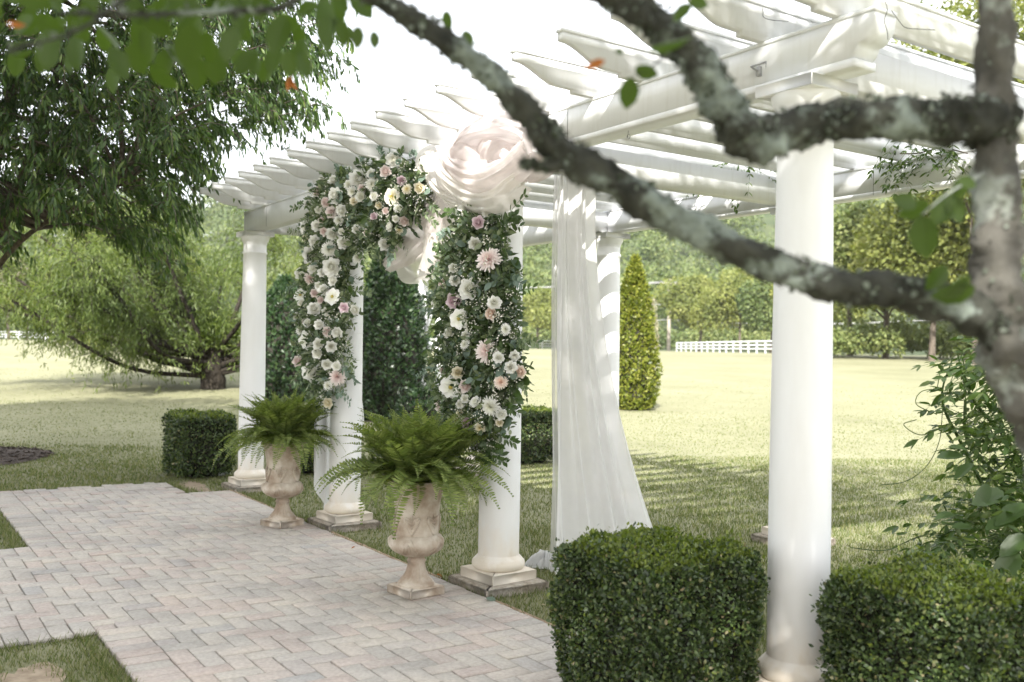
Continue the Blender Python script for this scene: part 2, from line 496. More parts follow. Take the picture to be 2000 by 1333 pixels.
M = dict(
    paint=mat_paint(), column=mat_column(), paver=mat_paver(), lawn=mat_lawn(),
    concrete=mat_noise('footing_concrete', [(.25, (.20, .165, .13)), (.5, (.34, .30, .245)), (.75, (.44, .40, .345))], 22, .95, .8, 60, dist=.015),
    sand=mat_noise('joint_sand', [(.3, (.16, .145, .115)), (.7, (.29, .265, .22))], 40, .95, .5),
    edging=mat_noise('path_edging', [(.3, (.20, .14, .09)), (.7, (.38, .29, .20))], 18, .9, .4),
    mulch=mat_noise('mulch', [(.3, (.03, .022, .018)), (.55, (.075, .055, .042)), (.75, (.15, .11, .085))], 30, .95, 1.0, 60, dist=.03),
    bare=mat_noise('bare_earth', [(.3, (.20, .15, .10)), (.7, (.36, .29, .21))], 14, .95, .6),
    urn=mat_noise('weathered_terracotta', [(.24, (.17, .13, .095)), (.4, (.33, .255, .19)), (.54, (.47, .40, .325)), (.72, (.64, .59, .52))], 7, .8, .5, 60, dist=.004),
    soil=mat_noise('soil', [(.3, (.02, .015, .01)), (.7, (.06, .045, .03))], 40, .95, .6),
    metal=mat_noise('dull_metal', [(.3, (.25, .25, .25)), (.7, (.4, .4, .4))], 20, .45, .1),
    wire=mat_noise('dark_wire', [(.3, (.03, .03, .03)), (.7, (.06, .055, .05))], 20, .6, 0),
    wood=mat_noise('weathered_pole', [(.3, (.25, .22, .18)), (.7, (.42, .38, .32))], 8, .9, .3),
    bark=mat_bark('lichened_bark', (.017, .018, .0145), (.064, .066, .055), (.225, .26, .23), 7, .535),
    bark_pale=mat_bark('pale_lichened_bark', (.045, .043, .038), (.12, .115, .10), (.30, .325, .295), 5, .50),
    bark_mid=mat_bark('grey_brown_bark', (.05, .04, .03), (.15, .125, .10), (.25, .25, .21), 6, .6),
    bark_dark=mat_bark('dark_bark', (.012, .010, .008), (.045, .038, .03), (.10, .095, .075), 6, .64),
    lichen=mat_leaf('lichen', [(0, (.03, .035, .024)), (.5, (.09, .105, .078)), (1, (.22, .25, .215))], .9, .1, (1, 1, 1), .05),
    boxwood=mat_leaf('boxwood_leaf', [(0, (.020, .034, .014)), (.45, (.045, .074, .024)), (.8, (.080, .12, .038)), (.96, (.13, .165, .055)), (1, (.25, .20, .12))], .38, .2, spec=.5),
    boxwood_new_sunlit=mat_leaf('boxwood_new_sunlit_leaf', [(0, (.075, .105, .02)), (.6, (.12, .155, .028)), (1, (.185, .215, .05))], .4, .3),  # new growth, lightened so the hedge tops look sunlit
    twig=mat_noise('hedge_twig_and_core', [(.3, (.012, .012, .008)), (.7, (.03, .026, .018))], 20, .95, .3),  # dark tone for twigs and for the added cores inside the hedges
    elm=mat_leaf('elm_leaf', [(0, (.024, .050, .014)), (.5, (.048, .088, .022)), (.85, (.085, .138, .034)), (1, (.145, .19, .055))], .45, .35, spec=.4),
    willow=mat_leaf('feathery_leaf', [(0, (.038, .062, .016)), (.5, (.082, .115, .026)), (.8, (.13, .16, .038)), (1, (.19, .20, .06))], .55, .35, patch=.5),
    holly=mat_leaf('holly_leaf', [(0, (.012, .030, .012)), (.6, (.030, .062, .022)), (1, (.065, .105, .04))], .35, .15, spec=.5),
    conifer=mat_leaf('golden_shrub_leaf', [(0, (.06, .085, .010)), (.5, (.125, .15, .018)), (1, (.21, .215, .04))], .45, .25),
    fern=mat_leaf('fern_leaf', [(0, (.095, .135, .036)), (.6, (.155, .195, .055)), (1, (.23, .265, .09))], .5, .35, spec=.3),
    fore_leaf=mat_leaf('broad_leaf', [(0, (.022, .040, .009)), (.6, (.045, .072, .015)), (1, (.08, .11, .028))], .4, .45, (1.6, 1.9, .5)),
    brown_leaf=mat_leaf('brown_leaf', [(0, (.30, .10, .03)), (1, (.42, .17, .05))], .7, .3, (1.2, 1, .7)),
    vine=mat_leaf('vine_leaf', [(0, (.040, .075, .020)), (.6, (.075, .125, .03)), (1, (.14, .18, .06))], .4, .35),
    euc=mat_leaf('eucalyptus_leaf', [(0, (.075, .115, .088)), (.5, (.125, .175, .135)), (1, (.21, .265, .22))], .5, .2, (1.1, 1.3, .9)),
    ruscus=mat_leaf('ruscus_leaf', [(0, (.034, .058, .026)), (.4, (.080, .118, .055)), (.75, (.14, .18, .095)), (1, (.25, .28, .19))], .4, .2),
    salal=mat_leaf('salal_leaf', [(0, (.03, .06, .018)), (1, (.075, .12, .035))], .35, .25, spec=.5),
    filler=mat_leaf('filler_blossom', [(0, (.62, .60, .50)), (1, (.82, .80, .74))], .7, .2, (1, 1, 1)),
    forest=mat_leaf('forest_leaf', [(0, (.034, .058, .022)), (.35, (.080, .115, .036)), (.65, (.13, .16, .05)), (1, (.20, .215, .08))], .6, .2, patch=.06),
    forest_warm=mat_leaf('sunny_tree_leaf', [(0, (.07, .095, .022)), (.5, (.15, .17, .04)), (1, (.25, .25, .08))], .6, .25, patch=.3),
    pale_tree=mat_leaf('pale_tree_leaf', [(0, (.20, .19, .12)), (1, (.36, .33, .24))], .6, .3, (1.1, 1.1, .8)),
    grass=mat_leaf('grass_blade', [(0, (.075, .105, .034)), (.4, (.12, .148, .052)), (.75, (.17, .182, .08)), (1, (.25, .235, .135))], .6, .3, (1.3, 1.4, .6), .2),
    hill=mat_noise('hill_ground', [(.3, (.03, .05, .02)), (.7, (.07, .085, .03))], .2, .95, .3),
    sheer=mat_sheer('white_voile', (.85, .845, .84), .12, .05),
    sheer_edge=mat_sheer('white_voile_thin', (.82, .81, .80), .5),
    blush=mat_sheer('blush_organza', (.88, .81, .80), .3),
    ivory=mat_sheer('ivory_organza', (.88, .845, .80), .28),
    cloth=mat_sheer('white_cloth', (.80, .80, .80), .0),
    p_white=mat_petal('white_petal', (.88, .875, .85), (.78, .78, .62)),
    p_cream=mat_petal('cream_petal', (.83, .79, .68), (.72, .62, .28)),
    p_blush=mat_petal('blush_petal', (.84, .77, .745), (.77, .57, .53)),
    p_lilac=mat_petal('lilac_petal', (.77, .66, .70), (.60, .36, .43)),
    p_peach=mat_petal('peach_petal', (.84, .75, .67), (.80, .55, .42)),
    stamen=mat_noise('stamen', [(.3, (.35, .28, .05)), (.7, (.5, .42, .1))], 40, .8, .2),
)

# ------------------------------------------------------------------ setting: lawn, path, far ground
def warp(a, lo, hi, n, p):
    t = np.linspace(0, 1, n) ** p
    return a + (hi - a) * t


dd = np.concatenate([np.linspace(-40, 2, 10), np.linspace(3, 16, 40), np.linspace(17, 70, 54), np.linspace(80, 420, 18)])
lt = np.concatenate([-np.geomspace(14, 320, 18)[::-1], np.linspace(-13, 13, 53), np.geomspace(14, 320, 18)])
GD, GL = np.meshgrid(dd, lt, indexing='ij')
fx, fy = math.cos(YAW), math.sin(YAW)
GX = CAM[0] + fx * GD + R0[0] * GL
GY = CAM[1] + fy * GD + R0[1] * GL
b = MB(); b.grid(np.stack([GX, GY, gz(GX, GY)], -1)[:, ::-1])
ground = b.build('lawn', M['lawn'], smooth=True, kind='structure')

# the paved path: a strip along the pergola with a branch leading off, herringbone with soldier courses
Y0, Y1, XE, XS, XBR0, XBR1 = -2.235, -0.235, -0.8, 9.6, 2.0, 4.3
PT = 0.022


def on_path(x, y):
    main = (x > XE) & (x < XS) & (y > Y0) & (y < Y1) & ~((x < 0.02) & (y > -0.62))
    br = (x > XBR0) & (x < XBR1) & (y > -5.2) & (y <= Y0)
    return main | br


path = MB()
for x0, y0, x1, y1 in ((XE, Y0, 0.02, -0.62), (0.02, Y0, XS, Y1), (XBR0, -5.2, XBR1, Y0)):
    path.add([(x0, y0, .007), (x1, y0, .007), (x1, y1, .007), (x0, y1, .007)], [(0, 1, 2, 3)])
path = path.build('path', M['sand'], kind='structure')
U = 0.1
bricks = []          # (cx, cy, along_x)
nb = 0


def try_brick(cx, cy, ax):
    hx, hy = (U, U / 2) if ax else (U / 2, U)
    xs = np.array([cx - hx + .012, cx + hx - .012]); ys = np.array([cy - hy + .012, cy + hy - .012])
    A, B = np.meshgrid(xs, ys)
    return on_path(A, B).all() and (U * 2 < 9)


def in_border(cx, cy):
    if cx > XE and Y1 - 2 * U < cy < Y1 and cx > 0.02: return True
    if Y0 < cy < Y0 + 2 * U and not (XBR0 < cx < XBR1): return True
    if cy <= Y0 and (cx < XBR0 + 2 * U or cx > XBR1 - 2 * U): return True
    return False


x = XE + U / 2
while x < XS:
    if x > 0.05: bricks.append((x, Y1 - U, False))
    if not (XBR0 < x < XBR1): bricks.append((x, Y0 + U, False))
    x += U
y = Y0 - U / 2
while y > -5.2:
    bricks.append((XBR0 + U, y, True)); bricks.append((XBR1 - U, y, True)); y -= U
gx0, gy0 = 0.0, Y1 - 2 * U
for i in range(-12, 100):
    for j in range(-60, 3):
        mm_ = (i - j) % 4
        if mm_ == 0: cx, cy, ax = gx0 + (i + 1) * U, gy0 + (j + .5) * U, True
        elif mm_ == 2: cx, cy, ax = gx0 + (i + .5) * U, gy0 + j * U, False
        else: continue
        if try_brick(cx, cy, ax):
            hx, hy = (U, U / 2) if ax else (U / 2, U)
            cs = [(cx + sx * (hx - .02), cy + sy * (hy - .02)) for sx in (-1, 1) for sy in (-1, 1)]
            if any(in_border(*c) for c in cs):
                # cut to a half stone where it meets the border
                k = [(cx + s_ * (U / 2 if ax else 0), cy + s_ * (0 if ax else U / 2)) for s_ in (-1, 1)]
                for h in k:
                    if not in_border(h[0], h[1]) and on_path(np.array(h[0]), np.array(h[1])):
                        bricks.append((h[0], h[1], None))
            else:
                bricks.append((cx, cy, ax))


def brick_verts(hx, hy):
    c = .0035
    return [(-hx, -hy, 0), (hx, -hy, 0), (hx, hy, 0), (-hx, hy, 0), (-hx, -hy, PT - c), (hx, -hy, PT - c), (hx, hy, PT - c), (-hx, hy, PT - c),
            (-hx + c, -hy + c, PT), (hx - c, -hy + c, PT), (hx - c, hy - c, PT), (-hx + c, hy - c, PT)]


BF = [(0, 1, 5, 4), (1, 2, 6, 5), (2, 3, 7, 6), (3, 0, 4, 7), (4, 5, 9, 8), (5, 6, 10, 9), (6, 7, 11, 10), (7, 4, 8, 11), (8, 9, 10, 11)]
J = .0022
HALF = {True: (U - J, U / 2 - J), False: (U / 2 - J, U - J), None: (U / 2 - J, U / 2 - J)}
bm_mesh = {}
for k, (hx, hy) in HALF.items():
    q = MB(); q.add(brick_verts(hx, hy), BF); bm_mesh[k] = q.mesh('paver', M['paver'])
bk = np.array([(c[0], c[1]) for c in bricks])
bpx, bpy_, bz = proj(np.c_[bk, np.zeros(len(bk))])
vis = (bz > .5) & (bpx > -30) & (bpx < 1500) & (bpy_ < 1360)
score = np.where(vis, 1.0 / np.maximum(bz, .1), 0)
near = set(np.argsort(-score)[:298].tolist())
rest = MB()
for i, (cx, cy, ax) in enumerate(bricks):
    tz, tx, ty, rz = rng.normal(0, .0016), rng.normal(0, .006), rng.normal(0, .006), rng.normal(0, .006)
    if i in near:
        o = link('paver', bm_mesh[ax], path)
        o.location = (cx + rng.normal(0, .0008), cy + rng.normal(0, .0008), .001 + tz); o.rotation_euler = (tx, ty, rz)
    elif bz[i] > 0:
        v = np.array(brick_verts(*HALF[ax])); v[:, 2] += .001 + tz + v[:, 0] * ty * -1 + v[:, 1] * tx
        rest.add(v + V3(cx, cy, 0), BF)
rest.build('paver_field', M['paver'], path, kind='stuff')
# thin edging strip between path and grass on the pergola side
b = MB()
for x0, x1 in ((.05, 1.95), (2.52, 4.2), (4.78, 6.4)):
    n_ = int((x1 - x0) / .12)
    xs = np.linspace(x0, x1, n_)
    b.tube(np.c_[xs, np.full(n_, Y1 + .014) + rng.normal(0, .003, n_), np.full(n_, .014) + rng.normal(0, .002, n_)], .014, 5)
b.build('edging', M['edging'], path)
for k_ in path.children: pass

# bare, trodden earth at the corner of the grass and beside the path
for nm, c, rx_, ry_ in (('bare_earth', (4.95, -2.62), .36, .16), ('bare_earth', (-.42, -.42), .42, .12)):
    b = MB(); n_ = 28; a = np.linspace(0, 2 * PI, n_, endpoint=False); rr = 1 + .25 * np.sin(a * 3 + 1) + rng.normal(0, .08, n_)
    b.add(np.r_[[[c[0], c[1], .005]], np.c_[c[0] + rx_ * rr * np.cos(a), c[1] + ry_ * rr * np.sin(a), np.full(n_, .004)]],
          [(0, i + 1, (i + 1) % n_ + 1) for i in range(n_)])
    b.build(nm, M['bare'], kind='structure')

# mulch ring round the big tree beside the path
TREE = pixG(-75, 11.6)
b = MB(); n_ = 48; a = np.linspace(0, 2 * PI, n_, endpoint=False)
prof = [(0.0, .07), (.5, .06), (.85, .035), (1.0, .004)]
G = np.array([[(TREE[0] + 1.05 * r_ * math.cos(t) * (1 + .05 * math.sin(5 * t)), TREE[1] + 1.05 * r_ * math.sin(t) * (1 + .05 * math.sin(5 * t)), TREE[2] + h_ + rng.normal(0, .006)) for t in np.r_[a, 0]] for r_, h_ in prof])
b.grid(G)
ch = rng.uniform(-1, 1, (2600, 2)); ch = ch[(ch ** 2).sum(1) < 1] * 1.02
P = np.c_[TREE[0] + ch[:, 0], TREE[1] + ch[:, 1], TREE[2] + .045 * (1 - (ch ** 2).sum(1)) + .025]
D = rand_unit(len(P)); D[:, 2] *= .25
b.leaves(P, D, rand_unit(len(P), .3), rng.uniform(.03, .08, len(P)), .018)
b.build('mulch_bed', M['mulch'], kind='structure')

# ------------------------------------------------------------------ grass blades round the pergola
def grass_zone(n, pxr, dr, hmin=.018, hmax=.045, dens_pow=1.0):
    px = rng.uniform(*pxr, n); d = dr[0] * (dr[1] / dr[0]) ** rng.uniform(0, 1, n)
    p = CAM + (FW[None, :] + RT[None, :] * ((px - 1000) / FPX)[:, None]) * d[:, None]
    x, y = p[:, 0], p[:, 1]
    keep = ~on_path(x, y)
    for i in range(4):
        for Yc in (0, 2.685):
            keep &= ~((abs(x - i * 2.2463) < .2) & (abs(y - Yc) < .2))
    keep &= (x - TREE[0]) ** 2 + (y - TREE[1]) ** 2 > 1.0
    keep &= ~(((x - 4.95) / .34) ** 2 + ((y + 2.62) / .15) ** 2 < rng.uniform(.4, 1.3, n))
    keep &= ~(((x + .42) / .4) ** 2 + ((y + .42) / .12) ** 2 < rng.uniform(.4, 1.3, n))
    x, y, d = x[keep], y[keep], d[keep]; k = len(x)
    cl = .5 + .5 * np.sin(x * 3.1 + 1.3 * np.sin(y * 2.3)) * np.sin(y * 3.7 + 1.1 * np.sin(x * 1.9))
    h = rng.uniform(hmin, hmax, k) * (.65 + .7 * cl)
    lean = rand_unit(k); D = np.c_[lean[:, 0] * .55, lean[:, 1] * .55, np.ones(k)]
    b = MB(); b.leaves(np.c_[x, y, gz(x, y) - .002], D, rand_unit(k), h / nrm(D)[:, 2], np.maximum(.0035, d * .0011), shape='blade')
    return b


g1 = grass_zone(150000, (-60, 2060), (3.2, 9.5))
g1.v += grass_zone(60000, (-60, 2060), (9.5, 13), .016, .036).v + grass_zone(26000, (-60, 2060), (13, 20), .01, .024).v + grass_zone(9000, (-60, 2060), (20, 30), .006, .018).v
b2 = MB()
for v_ in g1.v:
    b2.add(v_, np.arange(len(v_)).reshape(-1, 3))
# longer tufts at the edges of the paving
ex, ey = [], []
for (x0, y0, x1, y1, n_) in ((4.32, -2.3, 7.0, -2.3, 700), (4.34, -2.3, 4.34, -4.5, 400), (-.78, -2.2, -.78, -.6, 500), (.0, -.2, 6.6, -.21, 1500), (1.96, -2.3, -.7, -2.3, 500), (1.95, -2.3, 1.95, -3.4, 260), (-.76, -.6, 0, -.6, 200)):
    t = rng.uniform(0, 1, n_); ex.append(x0 + (x1 - x0) * t + rng.normal(0, .025, n_)); ey.append(y0 + (y1 - y0) * t + rng.normal(0, .02, n_))
ex, ey = np.concatenate(ex), np.concatenate(ey); k = len(ex); l_ = rand_unit(k)
b2.leaves(np.c_[ex, ey, np.zeros(k)], np.c_[l_[:, 0] * .8, l_[:, 1] * .8, np.ones(k)], rand_unit(k), rng.uniform(.03, .075, k), .005, shape='blade')
tag(b2.build('grass', M['grass'], kind='stuff'), 'short patchy lawn grass round the pergola and paving', 'grass', kind='stuff')

# ------------------------------------------------------------------ wooded hill, far fences, field trees
def hill_z(d, l):
    t = np.clip((d - 152) / 210, 0, 1)
    return 1.4 + (52 + 6 * np.sin(l / 47) + 3 * np.sin(l / 19 + 1)) * t * t * (3 - 2 * t) * (1 + .25 * np.clip(l / 120, -1, 1)) - .3


hd = np.linspace(152, 420, 40); hl = np.linspace(-320, 320, 70)
HD, HL = np.meshgrid(hd, hl, indexing='ij')
b = MB(); b.grid(np.stack([CAM[0] + fx * HD + R0[0] * HL, CAM[1] + fy * HD + R0[1] * HL, hill_z(HD, HL)], -1)[:, ::-1])
b.build('hill', M['hill'], smooth=True, kind='structure')


def crown(b, c, r, n, leaf, seed_dirs=9, mi=0, flat=.55):
    """uneven crown: leaves on the shells of several lobes, thicker on the outside"""
    c = np.asarray(c, float); r = np.asarray(r, float)
    k = seed_dirs
    lob = rand_unit(k, -.6) * rng.uniform(.25, .72, (k, 1)); lr = rng.uniform(.32, .58, k)
    w = rng.integers(0, k, n)
    o = rand_unit(n, -.7); rad = lr[w] * rng.uniform(.75, 1.05, n) * (1 + .12 * np.sin(o[:, 0] * 9 + w) * np.sin(o[:, 1] * 8))
    P = c + (lob[w] + o * rad[:, None]) * r
    D = nrm(o * .6 + rand_unit(n) * .9 + V3(0, 0, -.25)); N = nrm(o + rand_unit(n) * flat)
    L = rng.uniform(.7, 1.3, n) * leaf
    b.leaves(P, D, N, L, L * .62, .2, mi=mi)


fo = MB()
cnt = 0
for d in (160, 170, 181, 193, 206, 221, 238, 258, 282, 312, 345, 380, 412):
    w_ = d * .62
    for l in np.arange(-w_, w_ * 1.05, 6.0 + d * .016):
        l2, d2 = l + rng.normal(0, 1.8), d + rng.normal(0, 3)
        r_ = rng.uniform(4.0, 7.0) * max(1, d / 215); hgt = rng.uniform(5, 10)
        c = V3(CAM[0] + fx * d2 + R0[0] * l2, CAM[1] + fy * d2 + R0[1] * l2, float(hill_z(d2, l2)) + hgt)
        if not (-150 < proj(c)[0] < 2150): continue
        crown(fo, c, (r_, r_, r_ * rng.uniform(1.0, 1.45)), 1000, .72 * max(1, d / 215), 9); cnt += 1
tag(fo.build('forest', M['forest'], kind='stuff'), 'pale green wooded hillside beyond the field', 'forest', kind='stuff')


def branch_tree(name, label, base, h, rad, leafmat, n, leaf, trunk_r, cz=.62, rz=None, group=None, bark='bark_mid', lobes=12):
    base = np.asarray(base, float)
    t = thing(name, label, 'tree', base, group=group)
    b = MB(); top = base + V3(rng.normal(0, .03) * h, rng.normal(0, .03) * h, h * .8)
    pts = spline([base - V3(0, 0, .1), base + (top - base) * .35 + V3(*rng.normal(0, .015 * h, 2), 0), base + (top - base) * .7, top], 4)
    b.tube(pts, np.linspace(trunk_r, trunk_r * .15, len(pts)), 7)
    for i in range(9):
        f_ = rng.uniform(.3, .8); s0 = base + (top - base) * f_; a = rng.uniform(0, 2 * PI)
        e = s0 + V3(math.cos(a) * rad, math.sin(a) * rad, rng.uniform(.1, .5) * rad) * rng.uniform(.5, .85)
        q = spline([s0, (s0 + e) / 2 + V3(0, 0, .06 * h), e], 4); b.tube(q, np.linspace(trunk_r * .4, trunk_r * .06, len(q)), 5)
    b.build('trunk', M[bark], t, True)
    b = MB(); crown(b, base + V3(0, 0, h * cz), (rad, rad, rz or h * (1 - cz) * 1.05), n, leaf, lobes)
    b.build('crown', M[leafmat], t)
    return t


FIELD = 'trees along the far edge of the field'
for px, d, h, rad, mt, lab in (
        (1365, 118, 9.5, 5.0, 'forest_warm', 'round sunlit tree beside the receding white rail fence'),
        (1445, 110, 9.5, 4.6, 'forest_warm', 'bushy sunlit tree behind the middle of the receding rail fence'),
        (1505, 98, 8.5, 3.6, 'forest', 'darker green tree behind the near end of the rail fence'),
        (1660, 54, 9.5, 3.6, 'forest', 'tall mid green tree standing at the dark gap of the field edge'),
        (1730, 50, 7.0, 3.0, 'forest_warm', 'low spreading sunny yellow green tree over the field edge'),
        (1820, 47, 8.0, 3.4, 'forest_warm', 'broad yellow green tree at the field edge behind the climbing vine'),
        (1905, 44, 20, 5.6, 'forest_warm', 'very tall yellow green tree rising above the pergola rafters'),
        (2030, 40, 20, 5.4, 'forest_warm', 'tall leafy tree above the rafters beside the vine covered corner'),
        (1590, 84, 8.5, 4.0, 'forest_warm', 'rounded sunny tree hidden in part by the pergola column'),
        (1150, 125, 8.5, 4.6, 'forest', 'rounded tree at the foot of the hill behind the sheer curtain'),
        (1050, 128, 8.0, 4.6, 'forest_warm', 'low pale tree at the foot of the hill beside the flowered column')):
    p = pixG(px, d); branch_tree('field_tree', lab, p, h, rad, mt, int(6500 + rad * 1900), .20 + d * .0014, .18, .58, h * .44, FIELD, lobes=14)
p = pixG(18, 118); branch_tree('field_tree', 'pale silvery tree by the white fence past the feathery tree', p, 9.5, 4.2, 'pale_tree', 6000, .34, .2, .62, 3.9, None)
p = pixG(52, 122); branch_tree('field_tree', 'slim pale tree with bare trunk in front of the rail fence', p, 8.5, 2.6, 'pale_tree', 4500, .3, .18, .68, 2.8, None)
# scrub under the trees at the right of the field
b = MB()
for px in np.arange(1600, 2080, 24):
    c = pixG(px, rng.uniform(49, 53)); crown(b, c + V3(0, 0, .9), (1.6, 1.6, 1.3), 900, .2, 5)
for px in np.arange(1030, 1530, 26):
    c = pixG(px, rng.uniform(140, 146)); crown(b, c + V3(0, 0, 1.8), (4, 4, 2.6), 500, .5, 5)
for px in np.arange(-60, 1030, 30):
    c = pixG(px, rng.uniform(148, 153)); crown(b, V3(c[0], c[1], 3.4), (4.5, 4.5, 3.2), 420, .6, 5)
tag(b.build('undergrowth', M['forest'], kind='stuff'), 'low scrub along the foot of the wooded hill', 'undergrowth', kind='stuff')


def rail_fence(label, p0, p1, n, h, w, group='white rail fences of the field'):
    t = thing('rail_fence', label, 'fence', p0, group=group)
    P = [p0 + (p1 - p0) * i / (n - 1) for i in range(n)]
    for q in P: q[2] = float(gz(q[0], q[1]))
    di = nrm(p1 - p0); ang = math.atan2(di[1], di[0])
    pm = MB(); pm.cbox((0, 0, h / 2), (w / 2, w / 2, h / 2), w * .15); pm = pm.mesh('post', M['paint'])
    for q in P:
        o = link('post', pm, t); o.location = q; o.rotation_euler = (0, 0, ang)
    for zz in (.32, .62, .92):
        b = MB()
        for a_, c_ in zip(P[:-1], P[1:]):
            b.tube([a_ + V3(0, 0, h * zz), c_ + V3(0, 0, h * zz)], w * .42, 4)
        b.build('rail', M['paint'], t)


rail_fence('long white rail fence crossing the foot of the hill', pixG(-40, 138), pixG(1115, 132), 44, 1.2, .13)
rail_fence('white rail fence receding along the field edge under the round trees', pixG(1322, 106), pixG(1575, 66), 19, 1.0, .13)

# utility pole with its wires
UPOLE = pixG(1306, 128)
t = thing('utility_pole', 'grey utility pole with crossarm standing before the wooded hill', 'pole', UPOLE)
b = MB(); b.tube([UPOLE, UPOLE + V3(0, 0, 5), UPOLE + V3(0, 0, 9.6)], [.24, .22, .18], 8); b.build('pole', M['wood'], t, True)
cr = UPOLE + V3(0, 0, 9.0)
b = MB(); b.tube([cr - R0 * 1.3 - FW * .2, cr + R0 * 1.3 - FW * .2], .09, 4); b.build('crossarm', M['wood'], t)
for s_ in (-1.1, -.4, .4, 1.1):
    b = MB(); b.lathe([(.0, 0), (.06, .02), (.05, .1), (.08, .14), (0, .2)], cr + R0 * s_ - FW * .2 + V3(0, 0, .09), 8); b.build('insulator', M['metal'], t, True)
for k_, (dz, s_) in enumerate(((9.25, -1.1), (9.25, 1.1), (6.3, 0), (4.2, 0))):
    a_ = pixG(560, 140) + V3(0, 0, dz - .5); c_ = UPOLE + R0 * s_ + V3(0, 0, dz); e_ = pixG(1900, 110) + V3(0, 0, dz + .4)
    w_ = []
    for p_, q_ in ((a_, c_), (c_, e_)):
        for u in np.linspace(0, 1, 14): w_.append(p_ + (q_ - p_) * u - V3(0, 0, 1.5 * 4 * u * (1 - u) * .5))
    b = MB(); b.tube(np.array(w_), .06, 4)
    b.build('wire', M['metal'], t)

# white timber swing frame behind the pergola
SF = pixG(838, 18.0)
t = thing('swing_frame', 'white timber frame with braces standing behind the arch', 'frame', SF)
ax_ = nrm(V3(R0[0], R0[1], 0)); ay_ = nrm(V3(FW[0], FW[1], 0)); hgt = 2.75
for sx, sy in ((-.17, 0), (.17, 0), (-.17, .9), (.17, .9)):
    q = SF + ax_ * sx + ay_ * sy; b = MB(); b.tube([q, q + V3(0, 0, hgt)], .062, 4); b.build('post', M['paint'], t)
for zz in (1.36, hgt - .05):
    b = MB(); b.tube([SF - ax_ * .24 + V3(0, 0, zz), SF + ax_ * .24 + V3(0, 0, zz)], .06, 4); b.build('rail', M['paint'], t)
    b = MB(); b.tube([SF - ax_ * .24 + ay_ * .9 + V3(0, 0, zz), SF + ax_ * .24 + ay_ * .9 + V3(0, 0, zz)], .06, 4); b.build('rail', M['paint'], t)
for a_, c_ in (((-.12, 1.4), (.13, 2.3)), ((.13, .86), (-.02, 1.32)), ((-.15, .86), (.02, 1.32))):
    b = MB(); b.tube([SF + ax_ * a_[0] - ay_ * .02 + V3(0, 0, a_[1]), SF + ax_ * c_[0] - ay_ * .02 + V3(0, 0, c_[1])], .035, 4); b.build('brace', M['paint'], t)
for s_ in (-.17, .17):
    b = MB(); b.tube([SF + ax_ * s_ + V3(0, 0, 2.6), SF + ax_ * s_ + ay_ * .9 + V3(0, 0, 2.6)], .05, 4); b.build('side_rail', M['paint'], t)

# ------------------------------------------------------------------ pergola
S, DP = 2.2463, 2.6853
PG = thing('pergola', 'white garden pergola with round columns and scroll cut rafters', 'pergola', (3 * S / 2, DP / 2, 0))
q = MB(); q.lathe([(.1235, .195), (.1245, .5), (.1245, .8), (.1225, 1.2), (.1185, 1.7), (.113, 2.2), (.1115, 2.335), (.1195, 2.342), (.1195, 2.358), (.1115, 2.364), (.1115, 2.44)], n=40)
shaft_m = q.mesh('shaft', M['column'], True)
q = MB(); q.lathe([(.12, .1215), (.146, .123), (.158, .135), (.162, .152), (.158, .170), (.147, .181), (.143, .186), (.139, .188), (.135, .195), (.128, .2), (.1245, .208)], n=40)
base_m = q.mesh('base', M['column'], True)
q = MB(); q.cbox((0, 0, .0905), (.166, .166, .030), .004, .07); plinth_m = q.mesh('plinth', M['column'])
q = MB(); q.cbox((0, 0, .024), (.225, .225, .036), .012); footing_m = q.mesh('footing', M['concrete'])
q = MB(); q.lathe([(.1115, 2.43), (.116, 2.442), (.118, 2.455), (.124, 2.462), (.133, 2.478), (.138, 2.495), (.141, 2.511)], n=40)
cap_m = q.mesh('capital', M['column'], True)
q = MB(); q.cbox((0, 0, 2.535), (.146, .146, .0245), .003); ab_m = q.mesh('abacus', M['column'])
for row in (0, DP):
    for i in range(4):
        sh = link('column', shaft_m, PG); sh.location = (i * S, row, 0)
        for nm, me in (('base', base_m), ('plinth', plinth_m), ('footing', footing_m), ('capital', cap_m), ('abacus', ab_m)):
            link(nm, me, sh, local=True)
BZ0, BZ1 = 2.562, 2.752
XL, XR = -.15, 7.02


def beam_poly():
    r = [(XL, BZ0), (XR, BZ0), (XR, BZ0 + .032), (XR - .045, BZ0 + .034)]
    for a in np.linspace(0, PI / 2, 6): r.append((XR - .045 + .06 * math.sin(a), BZ0 + .034 + .05 * (1 - math.cos(a))))
    for a in np.linspace(0, PI / 2, 6)[1:]: r.append((XR + .015 + .07 * math.sin(a), BZ0 + .084 + .085 * (1 - math.cos(a))))
    r += [(XR + .085, BZ1), (XL, BZ1)]
    return r


for yc in (0.0, DP):
    b = MB(); b.prism(beam_poly(), 1, yc - .068, yc + .068); bo = b.build('beam', M['paint'], PG)
    b = MB(); b.box((XL, yc - .071, BZ1 + .002), (XR + .09, yc + .071, BZ1 + .018)); b.build('top_plate', M['paint'], bo, local=True)
    for jx in (.5, 2.9, 5.2):
        b = MB(); b.box((jx, yc - .0695, BZ0 + .001), (jx + .0025, yc + .0695, BZ1 - .001)); b.build('joint', M['wire'], bo, local=True)
for i in range(4):
    b = MB(); b.box((i * S - .065, .0705, BZ0 + .003), (i * S + .065, DP - .0705, BZ1 - .004)); b.build('cross_beam', M['paint'], PG)
RZ0, RZ1 = BZ1 + .0185, BZ1 + .0185 + .145
TL = .50


